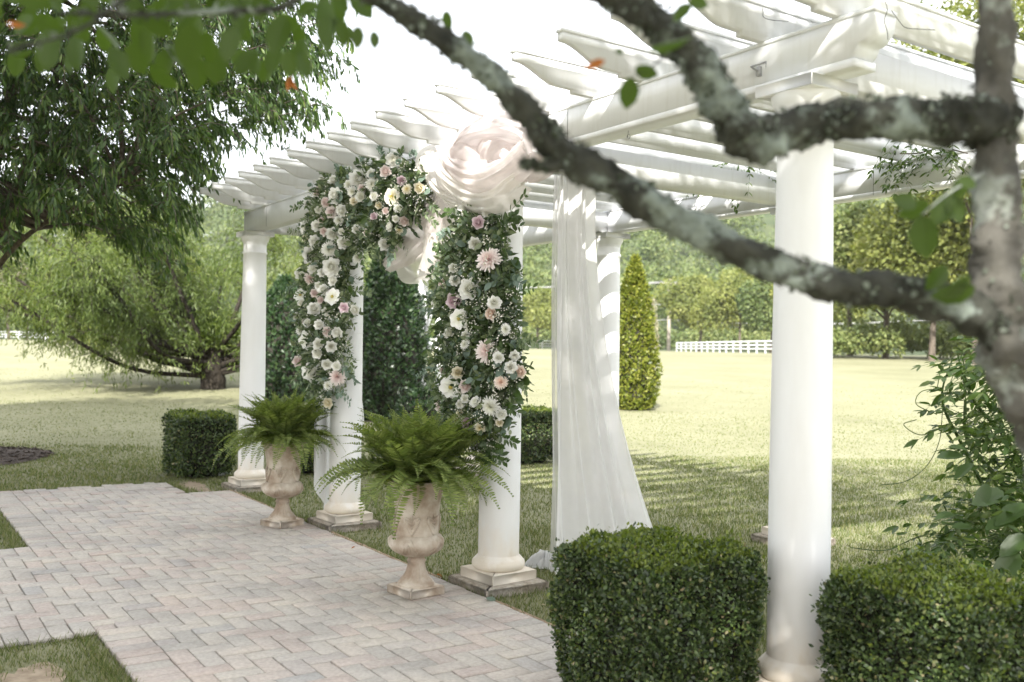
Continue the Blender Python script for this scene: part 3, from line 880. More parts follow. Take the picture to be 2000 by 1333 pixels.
def rafter_poly():
    lo = []
    for e in (0, 1):
        s_ = []
        y = -.068 - TL
        s_.append((y, RZ1)); s_.append((y, RZ1 - .038))
        for t in np.linspace(0, 1, 9)[1:]:
            s_.append((y + .01 + .27 * t, RZ1 - .038 - .085 * (.5 - .5 * math.cos(PI * t))))
        s_ += [(-.068 - .135, RZ0 + .02), (-.068 - .135, RZ0)]
        lo.append(s_ if e == 0 else [(DP - p, q_) for p, q_ in s_[::-1]])
    return lo[0] + lo[1]


rp_ = MB(); rp_.prism(rafter_poly(), 0, -.019, .019); raf_m = rp_.mesh('rafter', M['paint'])
rp_ = MB(); rp_.box((-.024, -.068 - TL - .006, RZ1 + .001), (.024, DP + .068 + TL + .006, RZ1 + .016)); rcap_m = rp_.mesh('cap_board', M['paint'])
RAF = [pixY(p, yv, -.57)[0] for p, yv in ((391, 370), (1093, 70))]
step = (RAF[1] - RAF[0]) / 15
for k in range(20):
    x = RAF[0] + step * k
    if x > XR + .07: break
    o = link('rafter', raf_m, PG); o.location = (x, 0, 0)
    link('cap_board', rcap_m, o, local=True)
# small fittings: hooks under the beam, a bracket and lengths of thin cord
for p_, yv in ((1219, 253), (1497, 150)):
    c = pixY(p_, yv, -.05); c[2] = BZ0
    b = MB(); a = np.linspace(-.5 * PI, 1.2 * PI, 12)
    b.tube(np.r_[[[c[0], -.02, BZ0 + .002]], np.c_[c[0] + .012 * np.cos(a), np.full(12, -.02), BZ0 - .03 + .012 * np.sin(a)][::-1]], .002, 5); b.build('hook', M['metal'], PG)
c = pixY(1490, 138, -.075)
b = MB(); b.box((c[0] - .03, -.084, c[2] - .02), (c[0] - .01, -.0705, c[2] + .02))
b.tube([c + V3(-.02, -.01, 0), c + V3(-.02, -.05, .012), c + V3(.06, -.05, .012), c + V3(.06, -.05, -.02)], .005, 6); b.build('bracket', M['metal'], PG)
for cps in (((1728, 0), (1733, 20), (1727, 40), (1733, 62), (1734, 78)), ((1741, 21), (1755, 40), (1768, 54), (1790, 57), (1826, 59)), ((1484, -6), (1490, 20), (1492, 34), (1510, 40), (1540, 42))):
    P = spline([pixY(a_, c_, -.085) for a_, c_ in cps], 6); b = MB(); b.tube(P, .0014, 5); b.build('cord', M['wire'], PG)

# ------------------------------------------------------------------ flower meshes (unit radius, facing +Z, shared by all blooms of a kind)
def petal_ring(b, n, r0, z0, length, width, lift, cup, phase, seg=3, mi=0):
    for i in range(n):
        a = phase + 2 * PI * i / n + rng.normal(0, .06)
        L = length * rng.uniform(.9, 1.1); W = width * rng.uniform(.9, 1.1); li = lift + rng.normal(0, .06)
        ca, sa = math.cos(a), math.sin(a); G = []
        for t in np.linspace(0, 1, seg + 1):
            row = []
            wd = W * (.35 + 1.3 * t * (1.25 - t) ** .8 if t < .99 else .34)
            for s_ in (-1, 0, 1):
                rr = r0 + L * t * math.cos(li + cup * t); zz = z0 + L * t * math.sin(li + cup * t) + .12 * W * abs(s_)
                u, v = rr - .08 * abs(s_) * W, s_ * wd * .5
                row.append((u * ca - v * sa, u * sa + v * ca, zz))
            G.append(row)
        b.grid(G, mi)


def make_rose():
    b = MB()
    petal_ring(b, 3, .03, -.05, .55, .5, 1.35, .35, 0); petal_ring(b, 4, .08, -.1, .6, .55, 1.15, .4, .5)
    petal_ring(b, 5, .14, -.15, .72, .68, .85, .45, 1); petal_ring(b, 6, .18, -.2, .82, .8, .5, .4, .3); petal_ring(b, 6, .2, -.25, .86, .9, .15, .3, .8)
    return b


def make_peony():
    b = MB()
    for k_, (n_, L, li) in enumerate(((5, .5, 1.3), (7, .62, 1.05), (8, .75, .8), (9, .85, .5), (8, .95, .2), (7, .95, -.05))):
        petal_ring(b, n_, .05 + .03 * k_, -.05 * k_, L, .55 + .06 * k_, li, .3, k_ * .7)
    return b


def make_dahlia():
    b = MB()
    for k_, (n_, L, li) in enumerate(((9, .32, 1.25), (14, .5, 1.0), (18, .66, .72), (21, .82, .45), (23, .94, .2), (22, .96, -.02))):
        petal_ring(b, n_, .04, -.03 * k_, L, .27, li, -.1, k_ * .37, 2)
    return b


def make_open():
    b = MB(); petal_ring(b, 6, .08, 0, .92, .85, .35, -.3, 0); petal_ring(b, 6, .08, -.06, .9, .85, .15, -.2, .5)
    return b


def stamen_mesh():
    b = MB(); b.lathe([(0, .2), (.12, .17), (.18, .08), (.16, 0)], n=10)
    for i in range(14):
        a = 2 * PI * i / 14; b.tube([(0, 0, .05), (.2 * math.cos(a), .2 * math.sin(a), .2)], .018, 4)
    return b.mesh('stamen', M['stamen'], True)


BUILD = dict(rose=make_rose, peony=make_peony, dahlia=make_dahlia, open=make_open)
FLM = {}
STM = stamen_mesh()


def flower(kind, col, p, r, parent, face):
    key = (kind, col)
    if key not in FLM:
        FLM[key] = [BUILD[kind]().mesh(kind, M['p_' + col], True) for _ in range(2)]
    o = link({'rose': 'rose', 'peony': 'peony', 'dahlia': 'dahlia', 'open': 'anemone'}[kind], random.choice(FLM[key]), parent)
    o.location = p
    q = Vector(face).to_track_quat('Z', 'Y') @ Matrix.Rotation(rng.uniform(0, 6.28), 3, 'Z').to_quaternion()
    o.rotation_mode = 'QUATERNION'; o.rotation_quaternion = q; o.scale = (r, r, r * rng.uniform(.8, 1))
    if kind == 'open': link('stamen', STM, o, local=True)
    return o


q = MB(); q.leaves([(0, 0, 0)], [(1, 0, 0)], [(0, 0, 1)], 1, .9, .12, 'round', curl=.12); EUC = q.mesh('eucalyptus_leaf', M['euc'], True)
q = MB(); q.leaves([(0, 0, 0)], [(1, 0, 0)], [(0, 0, 1)], 1, .55, .2, 'round', curl=.2); SAL = q.mesh('salal_leaf', M['salal'], True)


def big_leaf(me, nm, p, d, n, L, parent):
    d = Vector(d).normalized(); n = Vector(n); s_ = d.cross(n).normalized(); n = s_.cross(d)
    o = link(nm, me, parent); o.rotation_mode = 'QUATERNION'
    o.rotation_quaternion = Matrix((d, -s_, n)).transposed().to_quaternion(); o.location = p; o.scale = (L, L, L)


FACE = nrm(V3(.35, -.95, .12))


def garland(label, cx, poly, flowers, eucs, n_small, n_euc, n_sal, Yc=-.155):
    t = thing('flower_garland', label, 'flowers', (cx, Yc, 1.4))
    P2 = np.array(poly, float)

    def place(pts, thick=1.0, spread=.10):
        # distance of each point from the outline makes the garland fuller in its middle
        out = []
        for x, y in pts:
            dmin = 1e9
            for a_, c_ in zip(P2, np.roll(P2, -1, 0)):
                ab = c_ - a_; u = np.clip(((V3(x, y) - a_) @ ab) / (ab @ ab), 0, 1); dmin = min(dmin, np.linalg.norm(V3(x, y) - a_ - u * ab))
            bulge = min(1, dmin / 45.0)
            out.append(pixY(x, y, Yc - bulge * .10 * thick + rng.uniform(-.3, 1) * spread * .5))
        return np.array(out)
    # dense small foliage, many sprigs
    k = n_small // 9
    def inset(num, mar):
        q_ = poly_points(poly, num * 3); dm = np.full(len(q_), 1e9)
        for a_, c_ in zip(P2, np.roll(P2, -1, 0)):
            ab = c_ - a_; u = np.clip(((q_ - a_) @ ab) / (ab @ ab), 0, 1); dm = np.minimum(dm, np.linalg.norm(q_ - a_ - u[:, None] * ab, axis=1))
        return q_[dm > mar * rng.uniform(.3, 1.2, len(q_))][:num]
    c = place(inset(k, 17), .6); k = len(c); dirs = nrm(rand_unit(k) * .9 + V3(.05, -.2, -.15))
    b = MB(); Ps, Ds, Ns = [], [], []
    for ci, di in zip(c, dirs):
        L = rng.uniform(.05, .11); sag = V3(0, 0, -.04)
        pp = ci + di * np.linspace(0, L, 5)[:, None] + sag * (np.linspace(0, 1, 5) ** 2)[:, None]
        if rng.uniform() < .5: b.tube(pp, .0014, 3)
        sd = nrm(np.cross(di, rand_unit(1)[0]))
        for j in range(9):
            u = (j + 1) / 9; s_ = 1 if j % 2 else -1
            Ps.append(ci + di * L * u + sag * u * u); Ds.append(nrm(di * .6 + sd * s_ * .8)); Ns.append(rand_unit(1)[0] + FACE)
    Ps, Ds, Ns = map(np.array, (Ps, Ds, Ns)); n_ = len(Ps)
    sz = np.where(rng.uniform(0, 1, n_) < .25, 1.5, 1.0) * rng.uniform(.7, 1.15, n_); b.leaves(Ps, Ds, Ns, .042 * sz, .0175 * sz * rng.uniform(.8, 1.3, n_), .2, 'leaf')
    b.build('foliage', M['ruscus'], t, kind='stuff')
    # tiny filler blossom
    c = place(inset(95, 8), 1.6); b = MB()
    for ci in c:
        m_ = 16; q_ = ci + rng.normal(0, .022, (m_, 3)); b.leaves(q_, rand_unit(m_), rand_unit(m_) + FACE * 2, rng.uniform(.008, .016, m_), .010)
    b.build('filler_blossom', M['filler'], t, kind='stuff')
    for x, y, dia, kind, col in flowers:
        p = place([(x, y)], 1.2, .03)[0]; toc = nrm(CAM - p); p = p + toc * .055; dep = (p - CAM) @ FW
        flower(kind, col, p, dia * .5 * dep / FPX * 1.22, t, nrm(FACE * .7 + toc * .8 + rng.normal(0, .3, 3)))
    for (x, y, s_) in eucs:
        p = place([(x, y)], 1.3, .03)[0]; big_leaf(EUC if s_ > 0 else SAL, 'eucalyptus_leaf' if s_ > 0 else 'salal_leaf', p, rand_unit(1)[0] + V3(0, 0, -.3), FACE + rng.normal(0, .4, 3), abs(s_), t)
    for me, nm, num, lo, hi in ((EUC, 'eucalyptus_leaf', n_euc, .035, .068), (SAL, 'salal_leaf', n_sal, .05, .085)):
        pts = poly_points([(P2.mean(0) + (q_ - P2.mean(0)) * 1.0).tolist() for q_ in P2], num)
        for p in place(pts, 1.2):
            big_leaf(me, nm, p, rand_unit(1)[0] + V3(0, -.2, -.25), FACE + rng.normal(0, .55, 3), rng.uniform(lo, hi), t)
    # loose sprays breaking the outline
    for i in range(26):
        j = rng.integers(len(P2)); u = rng.uniform(); q_ = P2[j] * (1 - u) + P2[(j + 1) % len(P2)] * u; e_ = P2[(j + 1) % len(P2)] - P2[j]
        o_ = nrm(V3(e_[1], -e_[0])); o_ = o_ if not in_poly(np.array(q_[0] + o_[0] * 6), np.array(q_[1] + o_[1] * 6), poly) else -o_
        L = rng.uniform(22, 46); q_ = q_ - o_ * 14; dn = V3(0, rng.uniform(-6, 16))
        P = spline([pixY(*q_, Yc - .05), pixY(*(q_ + o_ * L * .5), Yc - .06), pixY(*(q_ + o_ * L + dn), Yc - .05 + rng.normal(0, .04))], 6)
        b = MB(); b.tube(P, .0013, 3); T = nrm(np.gradient(P, axis=0)); sz = rng.uniform(.028, .05); k_ = np.arange(2, len(P))
        for s_ in (-1, 1):
            sd = nrm(np.cross(T[k_], FACE)) * s_; b.leaves(P[k_], nrm(T[k_] * .7 + sd * .8 + rng.normal(0, .2, sd.shape)), FACE + rng.normal(0, .5, sd.shape), sz, sz * rng.uniform(.32, .6), .2, 'leaf')
        b.build('spray', M[('ruscus', 'salal', 'euc')[rng.integers(3)]], t)
    for zz in (1.15, 1.55, 1.95):
        b = MB(); a = np.linspace(0, 2 * PI, 33)
        b.tube(np.c_[cx + .1245 * np.cos(a), .1245 * np.sin(a), np.full(33, zz)], .0022, 5); b.build('tie', M['cloth'], t)
    return t


G1P = [(592, 440), (595, 370), (640, 332), (690, 312), (735, 296), (790, 294), (838, 312), (850, 368), (846, 405), (806, 440), (800, 478), (762, 490), (705, 492), (692, 545),
       (702, 600), (690, 655), (682, 700), (672, 742), (652, 800), (632, 808), (604, 752), (580, 720), (574, 660), (568, 600), (582, 520), (590, 470)]
z4 = lambda L: [(540 + x / 3.703, 280 + y / 3.703, d / 3.703, k, c) for x, y, d, k, c in L]
G1F = z4([(855, 120, 105, 'peony', 'white'), (790, 205, 85, 'rose', 'blush'), (600, 260, 125, 'peony', 'white'), (690, 225, 66, 'peony', 'white'), (690, 300, 80, 'dahlia', 'white'), (430, 380, 105, 'peony', 'white'),
          (300, 350, 76, 'rose', 'blush'), (360, 428, 76, 'rose', 'blush'), (398, 500, 76, 'peony', 'blush'), (905, 270, 66, 'rose', 'lilac'), (1035, 325, 80, 'rose', 'cream'), (835, 388, 112, 'open', 'cream'),
          (705, 385, 64, 'rose', 'white'), (790, 490, 54, 'rose', 'blush'), (705, 530, 54, 'rose', 'lilac'), (925, 565, 78, 'rose', 'blush'), (740, 450, 52, 'rose', 'cream'), (450, 560, 64, 'dahlia', 'white'),
          (220, 610, 84, 'peony', 'white'), (345, 640, 62, 'rose', 'blush'), (660, 650, 64, 'rose', 'blush'), (385, 770, 104, 'dahlia', 'white'), (250, 810, 106, 'peony', 'white'), (400, 895, 112, 'peony', 'white'),
          (175, 945, 84, 'rose', 'white'), (250, 985, 92, 'dahlia', 'blush'), (305, 1032, 60, 'rose', 'white'), (275, 1085, 58, 'rose', 'blush'), (340, 1062, 72, 'peony', 'white'), (175, 1100, 84, 'open', 'white'),
          (405, 1110, 104, 'open', 'white'), (320, 1135, 54, 'rose', 'blush'), (490, 1190, 72, 'rose', 'lilac'), (275, 1200, 92, 'peony', 'white'), (225, 1300, 64, 'rose', 'white'),
          (520, 300, 70, 'dahlia', 'white'), (330, 560, 55, 'rose', 'blush'), (560, 420, 60, 'rose', 'cream'), (470, 640, 50, 'rose', 'white'), (880, 470, 60, 'dahlia', 'white'), (620, 330, 60, 'rose', 'blush')])
G1F += [(602, 664, 34, 'open', 'white'), (640, 648, 20, 'rose', 'blush'), (582, 706, 20, 'rose', 'blush'), (638, 712, 20, 'rose', 'white'), (610, 728, 34, 'peony', 'white'), (659, 736, 30, 'dahlia', 'blush'),
        (599, 631, 19, 'rose', 'blush'), (631, 772, 16, 'dahlia', 'white'), (620, 690, 22, 'rose', 'white')]
G1E = [(638, 792, .055), (646, 782, .05), (630, 800, .05), (655, 775, .055), (640, 775, .05), (580, 612, .06), (572, 620, .055), (590, 606, .055), (668, 330, .075), (678, 372, .075), (745, 345, .07), (832, 345, .075), (828, 372, .06), (845, 360, -.06), (790, 445, .06), (770, 420, -.08)]
def extra(poly, flowers, n, lo, hi):
    r_ = np.random.default_rng(n); out = []
    while len(out) < n:
        f_ = flowers[r_.integers(len(flowers))]; x, y = f_[0] + r_.normal(0, 17), f_[1] + r_.normal(0, 17)
        if not in_poly(np.array(x), np.array(y), poly) or any(math.hypot(x - g_[0], y - g_[1]) < .42 * (g_[2] + 18) for g_ in flowers + out): continue
        out.append((x, y, r_.uniform(lo, hi), ('rose', 'peony', 'rose', 'dahlia', 'peony')[r_.integers(5)], ('white', 'white', 'white', 'white', 'cream')[r_.integers(5)]))
    return flowers + out


G1F = extra(G1P, G1F, 34, 14, 24)
garland('lush garland arching over the beam and trailing down one column', S, G1P, G1F, G1E, 13500, 170, 70)
z5 = lambda L: [(800 + x / 2.47, 360 + y / 2.47, d / 2.47, k, c) for x, y, d, k, c in L]
G3P = [(900, 402), (955, 400), (985, 425), (1000, 480), (1012, 560), (1018, 670), (1030, 742), (1004, 780), (988, 850), (965, 896), (920, 880), (884, 835), (852, 790), (842, 700), (850, 620), (842, 560), (850, 505), (876, 445)]
G3F = z5([(285, 115, 78, 'peony', 'white'), (332, 185, 62, 'rose', 'lilac'), (380, 362, 110, 'dahlia', 'blush'), (210, 405, 44, 'rose', 'white'), (290, 505, 88, 'peony', 'white'), (215, 565, 78, 'rose', 'lilac'),
          (395, 625, 62, 'rose', 'peach'), (240, 650, 90, 'open', 'white'), (462, 700, 50, 'dahlia', 'white'), (372, 805, 100, 'dahlia', 'blush'), (200, 980, 98, 'open', 'white'), (270, 975, 62, 'rose', 'blush'),
          (440, 955, 62, 'dahlia', 'peach'), (535, 905, 58, 'rose', 'peach'), (390, 1075, 88, 'dahlia', 'white'), (155, 1065, 78, 'dahlia', 'blush'), (245, 1062, 42, 'rose', 'white'), (268, 1035, 42, 'rose', 'white'),
          (282, 1152, 68, 'rose', 'lilac'), (230, 1205, 72, 'peony', 'white'), (325, 1262, 52, 'rose', 'white'), (182, 292, 42, 'rose', 'white'), (165, 480, 52, 'rose', 'blush'), (265, 772, 46, 'dahlia', 'white'),
          (190, 720, 50, 'rose', 'white'), (165, 900, 44, 'rose', 'blush')])
G3F = extra(G3P, G3F, 16, 14, 24)
G3E = [(974, 726, .095), (892, 702, .09), (1006, 760, -.12), (1034, 752, -.12), (850, 528, .07), (843, 510, .06), (985, 497, -.09), (1014, 505, -.09), (1004, 520, .08), (980, 797, .08), (984, 825, .085), (998, 672, -.08), (1022, 668, -.08), (860, 540, .07), (880, 690, .08), (912, 700, .085), (905, 730, -.09)]
garland('lush garland of pale blooms and greenery hugging the second nearest column', 2 * S, G3P, G3F, G3E, 13500, 170, 90)

# long sprigs standing out from the second garland
for label, pts in (('leafy green sprig poking up past the column top beside the drape', [(950, 490), (975, 450), (1000, 410), (1024, 382)]),
                   ('thin dark leafed sprig reaching across the column', [(960, 585), (990, 580), (1015, 570), (1040, 562)]),):
    P = spline([pixY(x, y, -.2) for x, y in pts], 8); t = thing('leaf_sprig', label, 'sprig', P[0])
    b = MB(); b.tube(P, np.linspace(.003, .0012, len(P)), 4); b.build('stem', M['salal'], t)
    T = nrm(np.gradient(P, axis=0))
    for i in range(3, len(P), 3):
        for s_ in (-1, 1):
            sd = nrm(np.cross(T[i], FACE)) * s_; q = MB(); q.leaves([P[i]], [nrm(T[i] * .8 + sd * .8 + rng.normal(0, .2, 3))], [FACE + rng.normal(0, .5, 3)], rng.uniform(.04, .055), .02, .2, 'leaf'); q.build('leaf', M['salal'], t)

# ------------------------------------------------------------------ draped fabric
def puff(c, r, folds, seed, swirl=1.0, amp=.10):
    u = np.linspace(0, 2 * PI, 97); v = np.linspace(.05, PI - .05, 41)
    Vv, Uu = np.meshgrid(v, u, indexing='ij')
    d = 1 + amp * np.abs(np.sin(folds * .5 * (Uu + swirl * np.cos(Vv) * 1.5 + .35 * np.sin(Vv * 2.3 + seed)))) ** .7 - amp * .6 + .05 * np.sin(3 * Uu + seed) * np.sin(2 * Vv + seed)
    b = MB(); b.grid(np.stack([c[0] + r[0] * d * np.sin(Vv) * np.cos(Uu), c[1] + r[1] * d * np.sin(Vv) * np.sin(Uu), c[2] + r[2] * d * np.cos(Vv)], -1)[:, ::-1])
    return b


BUN = pixY(945, 318, -.07)
t = thing('fabric_drape', 'blush and ivory organza bunched round the top of the flowered column', 'drape', BUN)
k_ = ((BUN - CAM) @ FW) / FPX
for (x, y, rx, rz, yy, mt, fo_, sd, sw) in ((952, 345, 78, 58, -.05, 'ivory', 17, 1.0, .5), (930, 308, 66, 56, -.10, 'blush', 15, 2.2, 1.2), (1000, 290, 56, 50, -.06, 'blush', 13, 3.4, -1.0),
                                            (862, 325, 28, 44, -.03, 'ivory', 11, 4.1, .3), (1032, 312, 30, 40, -.02, 'blush', 11, 5.0, .8)):
    c = pixY(x, y, yy); puff(c, (rx * k_ * 1.25, .19, rz * k_), fo_, sd, sw, .075).build('gather', M[mt], t, True)
# thin bands of chiffon wound across the gathers
def ribbon(pts, w, yoff, bow, name, mt, par, sd, n_=22):
    P = spline([pixY(x, y, yoff) for x, y in pts], 12); T = nrm(np.gradient(P, axis=0)); k = len(P)
    u = np.linspace(-1, 1, n_); wid = w * (.45 + .55 * np.sin(np.linspace(.2, PI - .2, k)))
    S_ = nrm(np.cross(T, V3(0, -1, 0))); s_ = np.linspace(0, 1, k)[:, None]
    out = bow * (1 - u[None, :] ** 2) + .010 * np.sin(u[None, :] * 13 + 5 * s_ + sd) + .007 * np.sin(u[None, :] * 23 - 7 * s_ + sd) + .015 * np.sin(9 * s_ + sd + 2 * u[None, :])
    b = MB(); b.grid(P[:, None, :] + S_[:, None, :] * (wid[:, None] * u[None, :])[..., None] + V3(0, -1, 0) * out[..., None]); b.build(name, M[mt], par, True)


ribbon([(868, 300), (888, 350), (930, 382), (985, 384), (1030, 350)], .10, -.19, .09, 'band', 'ivory', t, .3)
ribbon([(880, 290), (905, 335), (950, 350), (1005, 330), (1045, 285)], .11, -.22, .08, 'band', 'blush', t, 1.3)
ribbon([(1062, 305), (1035, 262), (985, 248), (930, 262), (885, 300)], .09, -.21, .08, 'band', 'blush', t, 2.2)
ribbon([(905, 340), (868, 385), (842, 430), (800, 478), (762, 512)], .15, -.06, .06, 'tail', 'blush', t, .9)
ribbon([(885, 350), (858, 420), (846, 480), (835, 530)], .12, -.03, .05, 'tail', 'ivory', t, 2.7)
ribbon([(845, 300), (850, 340), (870, 375), (905, 395)], .07, -.14, .05, 'band', 'ivory', t, 3.3)

# swag hanging between the garlands
def sheet(fn, nu, nv, name, mt, label, cat, loc, solid=True):
    U_, V_ = np.meshgrid(np.linspace(0, 1, nu), np.linspace(0, 1, nv), indexing='ij')
    b = MB(); b.grid(fn(U_, V_)); o = b.build(name, M[mt], smooth=True)
    return tag(o, label, cat)


def swag(Uu, Vv):
    A, B = pixY(736, 425, .02), pixY(905, 372, .02)
    x = A[0] + (B[0] - A[0]) * Uu; top = A[2] + (B[2] - A[2]) * Uu
    low = 1.92 - .06 * Uu
    sag = (1 - (2 * np.clip(Uu, 0, 1) - 1) ** 2) ** .75
    z = top - (top - low) * Vv * (.25 + .75 * sag)
    y = .06 + .05 * np.sin(Vv * 22 + 2.5 * Uu) * (.3 + .7 * sag) + .03 * np.sin(Uu * 9 + Vv * 7) - .05 * np.sin(PI * Vv)
    return np.stack([x, y, z], -1)


sheet(swag, 60, 60, 'fabric_swag', 'ivory', 'pale blush organza swag hanging in an arc between the two garlands', 'drape', None)


def swag2(Uu, Vv):
    A, B = pixY(800, 330, .09), pixY(905, 310, .09)
    x = A[0] + (B[0] - A[0]) * (Uu * (1 - .3 * Vv) + .22 * Vv); z = (A[2]) - (A[2] - 1.93) * Vv
    y = .13 + .035 * np.sin(Uu * 30 + 2 * Vv) + .04 * np.sin(Vv * 4)
    return np.stack([x, y, z], -1)


sheet(swag2, 60, 40, 'sheer_drape', 'sheer', 'sheer white cloth falling from the beam behind the blush swag', 'drape', None)

# tall sheer curtain tied to the cross beam
def curtain(Uu, Vv):
    ytop = .45 + .30 * Uu; flare = np.clip((Vv - .12) / .88, 0, 1)
    ybot = .46 + .92 * Uu ** 1.05
    y = ytop + (ybot - ytop) * flare ** 1.7
    z = 2.60 - (2.60 - .012) * Vv
    amp = .018 + .016 * Vv
    x = 2 * S - .075 + amp * (np.sin(Uu * 27 + .8 * np.sin(Vv * 3)) + .5 * np.sin(Uu * 61 + 2 * Vv)) + .03 * np.sin(Uu * 11 + 2 + Vv) + .10 * flare ** 2 * np.sin(Uu * 3.2)
    y = y + .008 * np.cos(Uu * 27)
    return np.stack([x, y, z], -1)


U_, V_ = np.meshgrid(np.linspace(0, 1, 150), np.linspace(0, 1, 60), indexing='ij')
CUR = thing('curtain', 'tall sheer white curtain flaring out to the grass under the pergola', 'curtain', (2 * S, .8, 0))
b = MB(); b.grid(curtain(U_, V_)); b.build('panel', M['sheer'], CUR, True)
b = MB(); Gc = curtain(np.linspace(.0, .99, 90)[:, None] * np.ones((1, 40)), np.linspace(0, 1, 40)[None, :] * np.ones((90, 1))); Gc[..., 0] -= .06; Gc[..., 1] = .45 + (Gc[..., 1] - .45) * 1.02
b.grid(Gc); b.build('thin_layer', M['sheer_edge'], CUR, True)


def curtain2(Uu, Vv):
    L, Rr = pix(616, 500, 7.9), pix(712, 500, 7.9)
    x = L[0] + (Rr[0] - L[0]) * Uu; y = L[1] + (Rr[1] - L[1]) * Uu
    lo = np.where(Uu < .32, .42 - 1.25 * Uu, .012)
    z = 2.55 - (2.55 - lo) * Vv
    f_ = .03 * np.sin(Uu * 30 + Vv) + .045 * np.sin(Vv * 15 + Uu * 4) * np.clip((Uu - .8) * 5, 0, 1) * (Vv > .6)
    return np.stack([x - FW[0] * f_ + R0[0] * f_, y - FW[1] * f_ + R0[1] * f_, z], -1)


sheet(curtain2, 90, 60, 'curtain', 'sheer', 'white curtain falling straight behind the garlanded column beside the far fern', 'curtain', None)


def crumple(c, r, h, name, label, sd):
    u = np.linspace(0, 2 * PI, 49); v = np.linspace(0, 1, 17); Vv, Uu = np.meshgrid(v, u, indexing='ij')
    rad = Vv * (1 + .25 * np.sin(3 * Uu + sd) + .12 * np.sin(7 * Uu + 2 * sd))
    zz = h * (1 - Vv ** 2) * (1 + .45 * np.sin(5 * Uu + 6 * Vv + sd)) + .02 * np.sin(9 * Uu + 7 * Vv) * Vv * (1 - Vv) * 4
    b = MB(); b.grid(np.stack([c[0] + r[0] * rad * np.cos(Uu), c[1] + r[1] * rad * np.sin(Uu), .008 + np.maximum(zz, 0)], -1)[:, ::-1])
    tag(b.build(name, M['cloth'], smooth=True), label, 'cloth')


c = pixZ(1062, 1108); crumple(c, (.12, .10), .07, 'cloth_bundle', 'crumpled white cloth on the grass behind a column footing', 1.0)
c = pixZ(428, 927); crumple(c, (.14, .10), .09, 'cloth_bundle', 'small white cloth heap at the foot of the clipped hedge', 2.4)

# ------------------------------------------------------------------ urns and ferns
def make_urn(label):
    t = thing('garden_urn', label, 'urn', (0, 0, 0), group='terracotta urns beside the flowered columns')
    b = MB(); b.cbox((0, 0, .026), (.121, .121, .026), .006); b.build('plinth', M['urn'], t)
    b = MB(); fl = lambda r, z, a: r * (1 - .15 * np.abs(np.sin(a * 9)) * np.clip((z - .075) / .02, 0, 1) * np.clip((.185 - z) / .03, 0, 1))
    b.lathe([(.106, .052), (.108, .062), (.103, .072), (.094, .074), (.096, .082), (.088, .09), (.072, .11), (.060, .135), (.053, .16), (.050, .18), (.055, .188), (.056, .196), (.049, .2), (.047, .212), (.055, .222)], n=72, mod=fl)
    b.build('foot', M['urn'], t, True)
    b = MB(); gd = lambda r, z, a: r * (1 + .045 * (np.abs(np.sin(a * 7)) - .5) * np.sin(np.clip((z - .222) / .13, 0, 1) * PI))
    b.lathe([(.045, .217), (.085, .226), (.122, .244), (.148, .27), (.158, .295), (.155, .318), (.140, .338), (.126, .348)], n=112, mod=gd)
    b.build('bowl', M['urn'], t, True)
    b = MB(); b.lathe([(.124, .345), (.126, .36), (.125, .40), (.127, .46), (.134, .53), (.146, .59), (.160, .632), (.163, .636)], n=48)
    b.build('body', M['urn'], t, True)
    b = MB(); b.lathe([(.160, .633), (.170, .637), (.176, .647), (.174, .658), (.164, .662), (.152, .66), (.148, .645), (.142, .61)], n=48); b.build('rim', M['urn'], t, True)
    b = MB(); b.lathe([(.147, .628), (.06, .636), (.001, .638)], n=24); b.build('soil', M['soil'], t)
    # acanthus relief round the lower body
    for k_ in range(6):
        a0 = 2 * PI * k_ / 6 + .2; b = MB()

        def on(a, z, off=.004):
            r = .125 + .03 * max(0, (z - .44) / .2) ** 2 + off
            return (r * math.cos(a0 + a), r * math.sin(a0 + a), z)
        for s_ in (-1, 1):
            for amp, z0, z1 in ((.34, .36, .455), (.22, .37, .435)):
                P = [on(s_ * amp * math.sin(u * 2.6), z0 + (z1 - z0) * math.sin(u * 2.0) ** .8 if u < 1.4 else z1 - (u - 1.4) * .08, .003) for u in np.linspace(.02, 1.5, 12)]
                b.tube(P, np.linspace(.011, .005, 12), 6)
        for z in np.linspace(.365, .46, 6):
            w = .10 * (1 - abs(z - .40) / .09)
            b.tube([on(-w, z + .012), on(0, z - .004, .007), on(w, z + .012)], [.004, .010, .004], 5)
        b.build('relief', M['urn'], t, True)
    for k_ in range(5):
        a0 = 2 * PI * k_ / 5 - .9; b = MB()
        for j in np.linspace(-.22, .22, 5):
            rb = lambda u: float(np.interp(.335 - .085 * u, [.226, .244, .27, .295, .318, .338], [.085, .122, .148, .158, .155, .140])); P = [(rb(u) * math.cos(a0 + j * u * 1.6), rb(u) * math.sin(a0 + j * u * 1.6), .335 - .085 * u) for u in np.linspace(0, 1, 6)]
            b.tube(np.array(P) * V3(1.0, 1.0, 1), [.008, .012, .011, .009, .006, .003], 6)
        b.build('leaf_boss', M['urn'], t, True)
    return t


def dup(root, loc, rz, label):
    r = root.copy(); COL.objects.link(r); r.location = loc; r.rotation_euler = (0, 0, rz); r['label'] = label
    for ch_ in root.children:
        c_ = ch_.copy(); COL.objects.link(c_); c_.parent = r
        for g_ in ch_.children:
            d_ = g_.copy(); COL.objects.link(d_); d_.parent = c_
    return r


URN1 = pixZ(812, 1160, .02); URN2 = pixZ(551, 1027, .02)
u1 = make_urn('weathered terracotta urn on the paving before the column with the cloth drape')
u2 = dup(u1, (URN2[0], URN2[1], PT), .35, 'paler weathered urn on the paving between the far end column and its neighbour')
u1.location = (URN1[0], URN1[1], PT); u1.rotation_euler = (0, 0, .12)


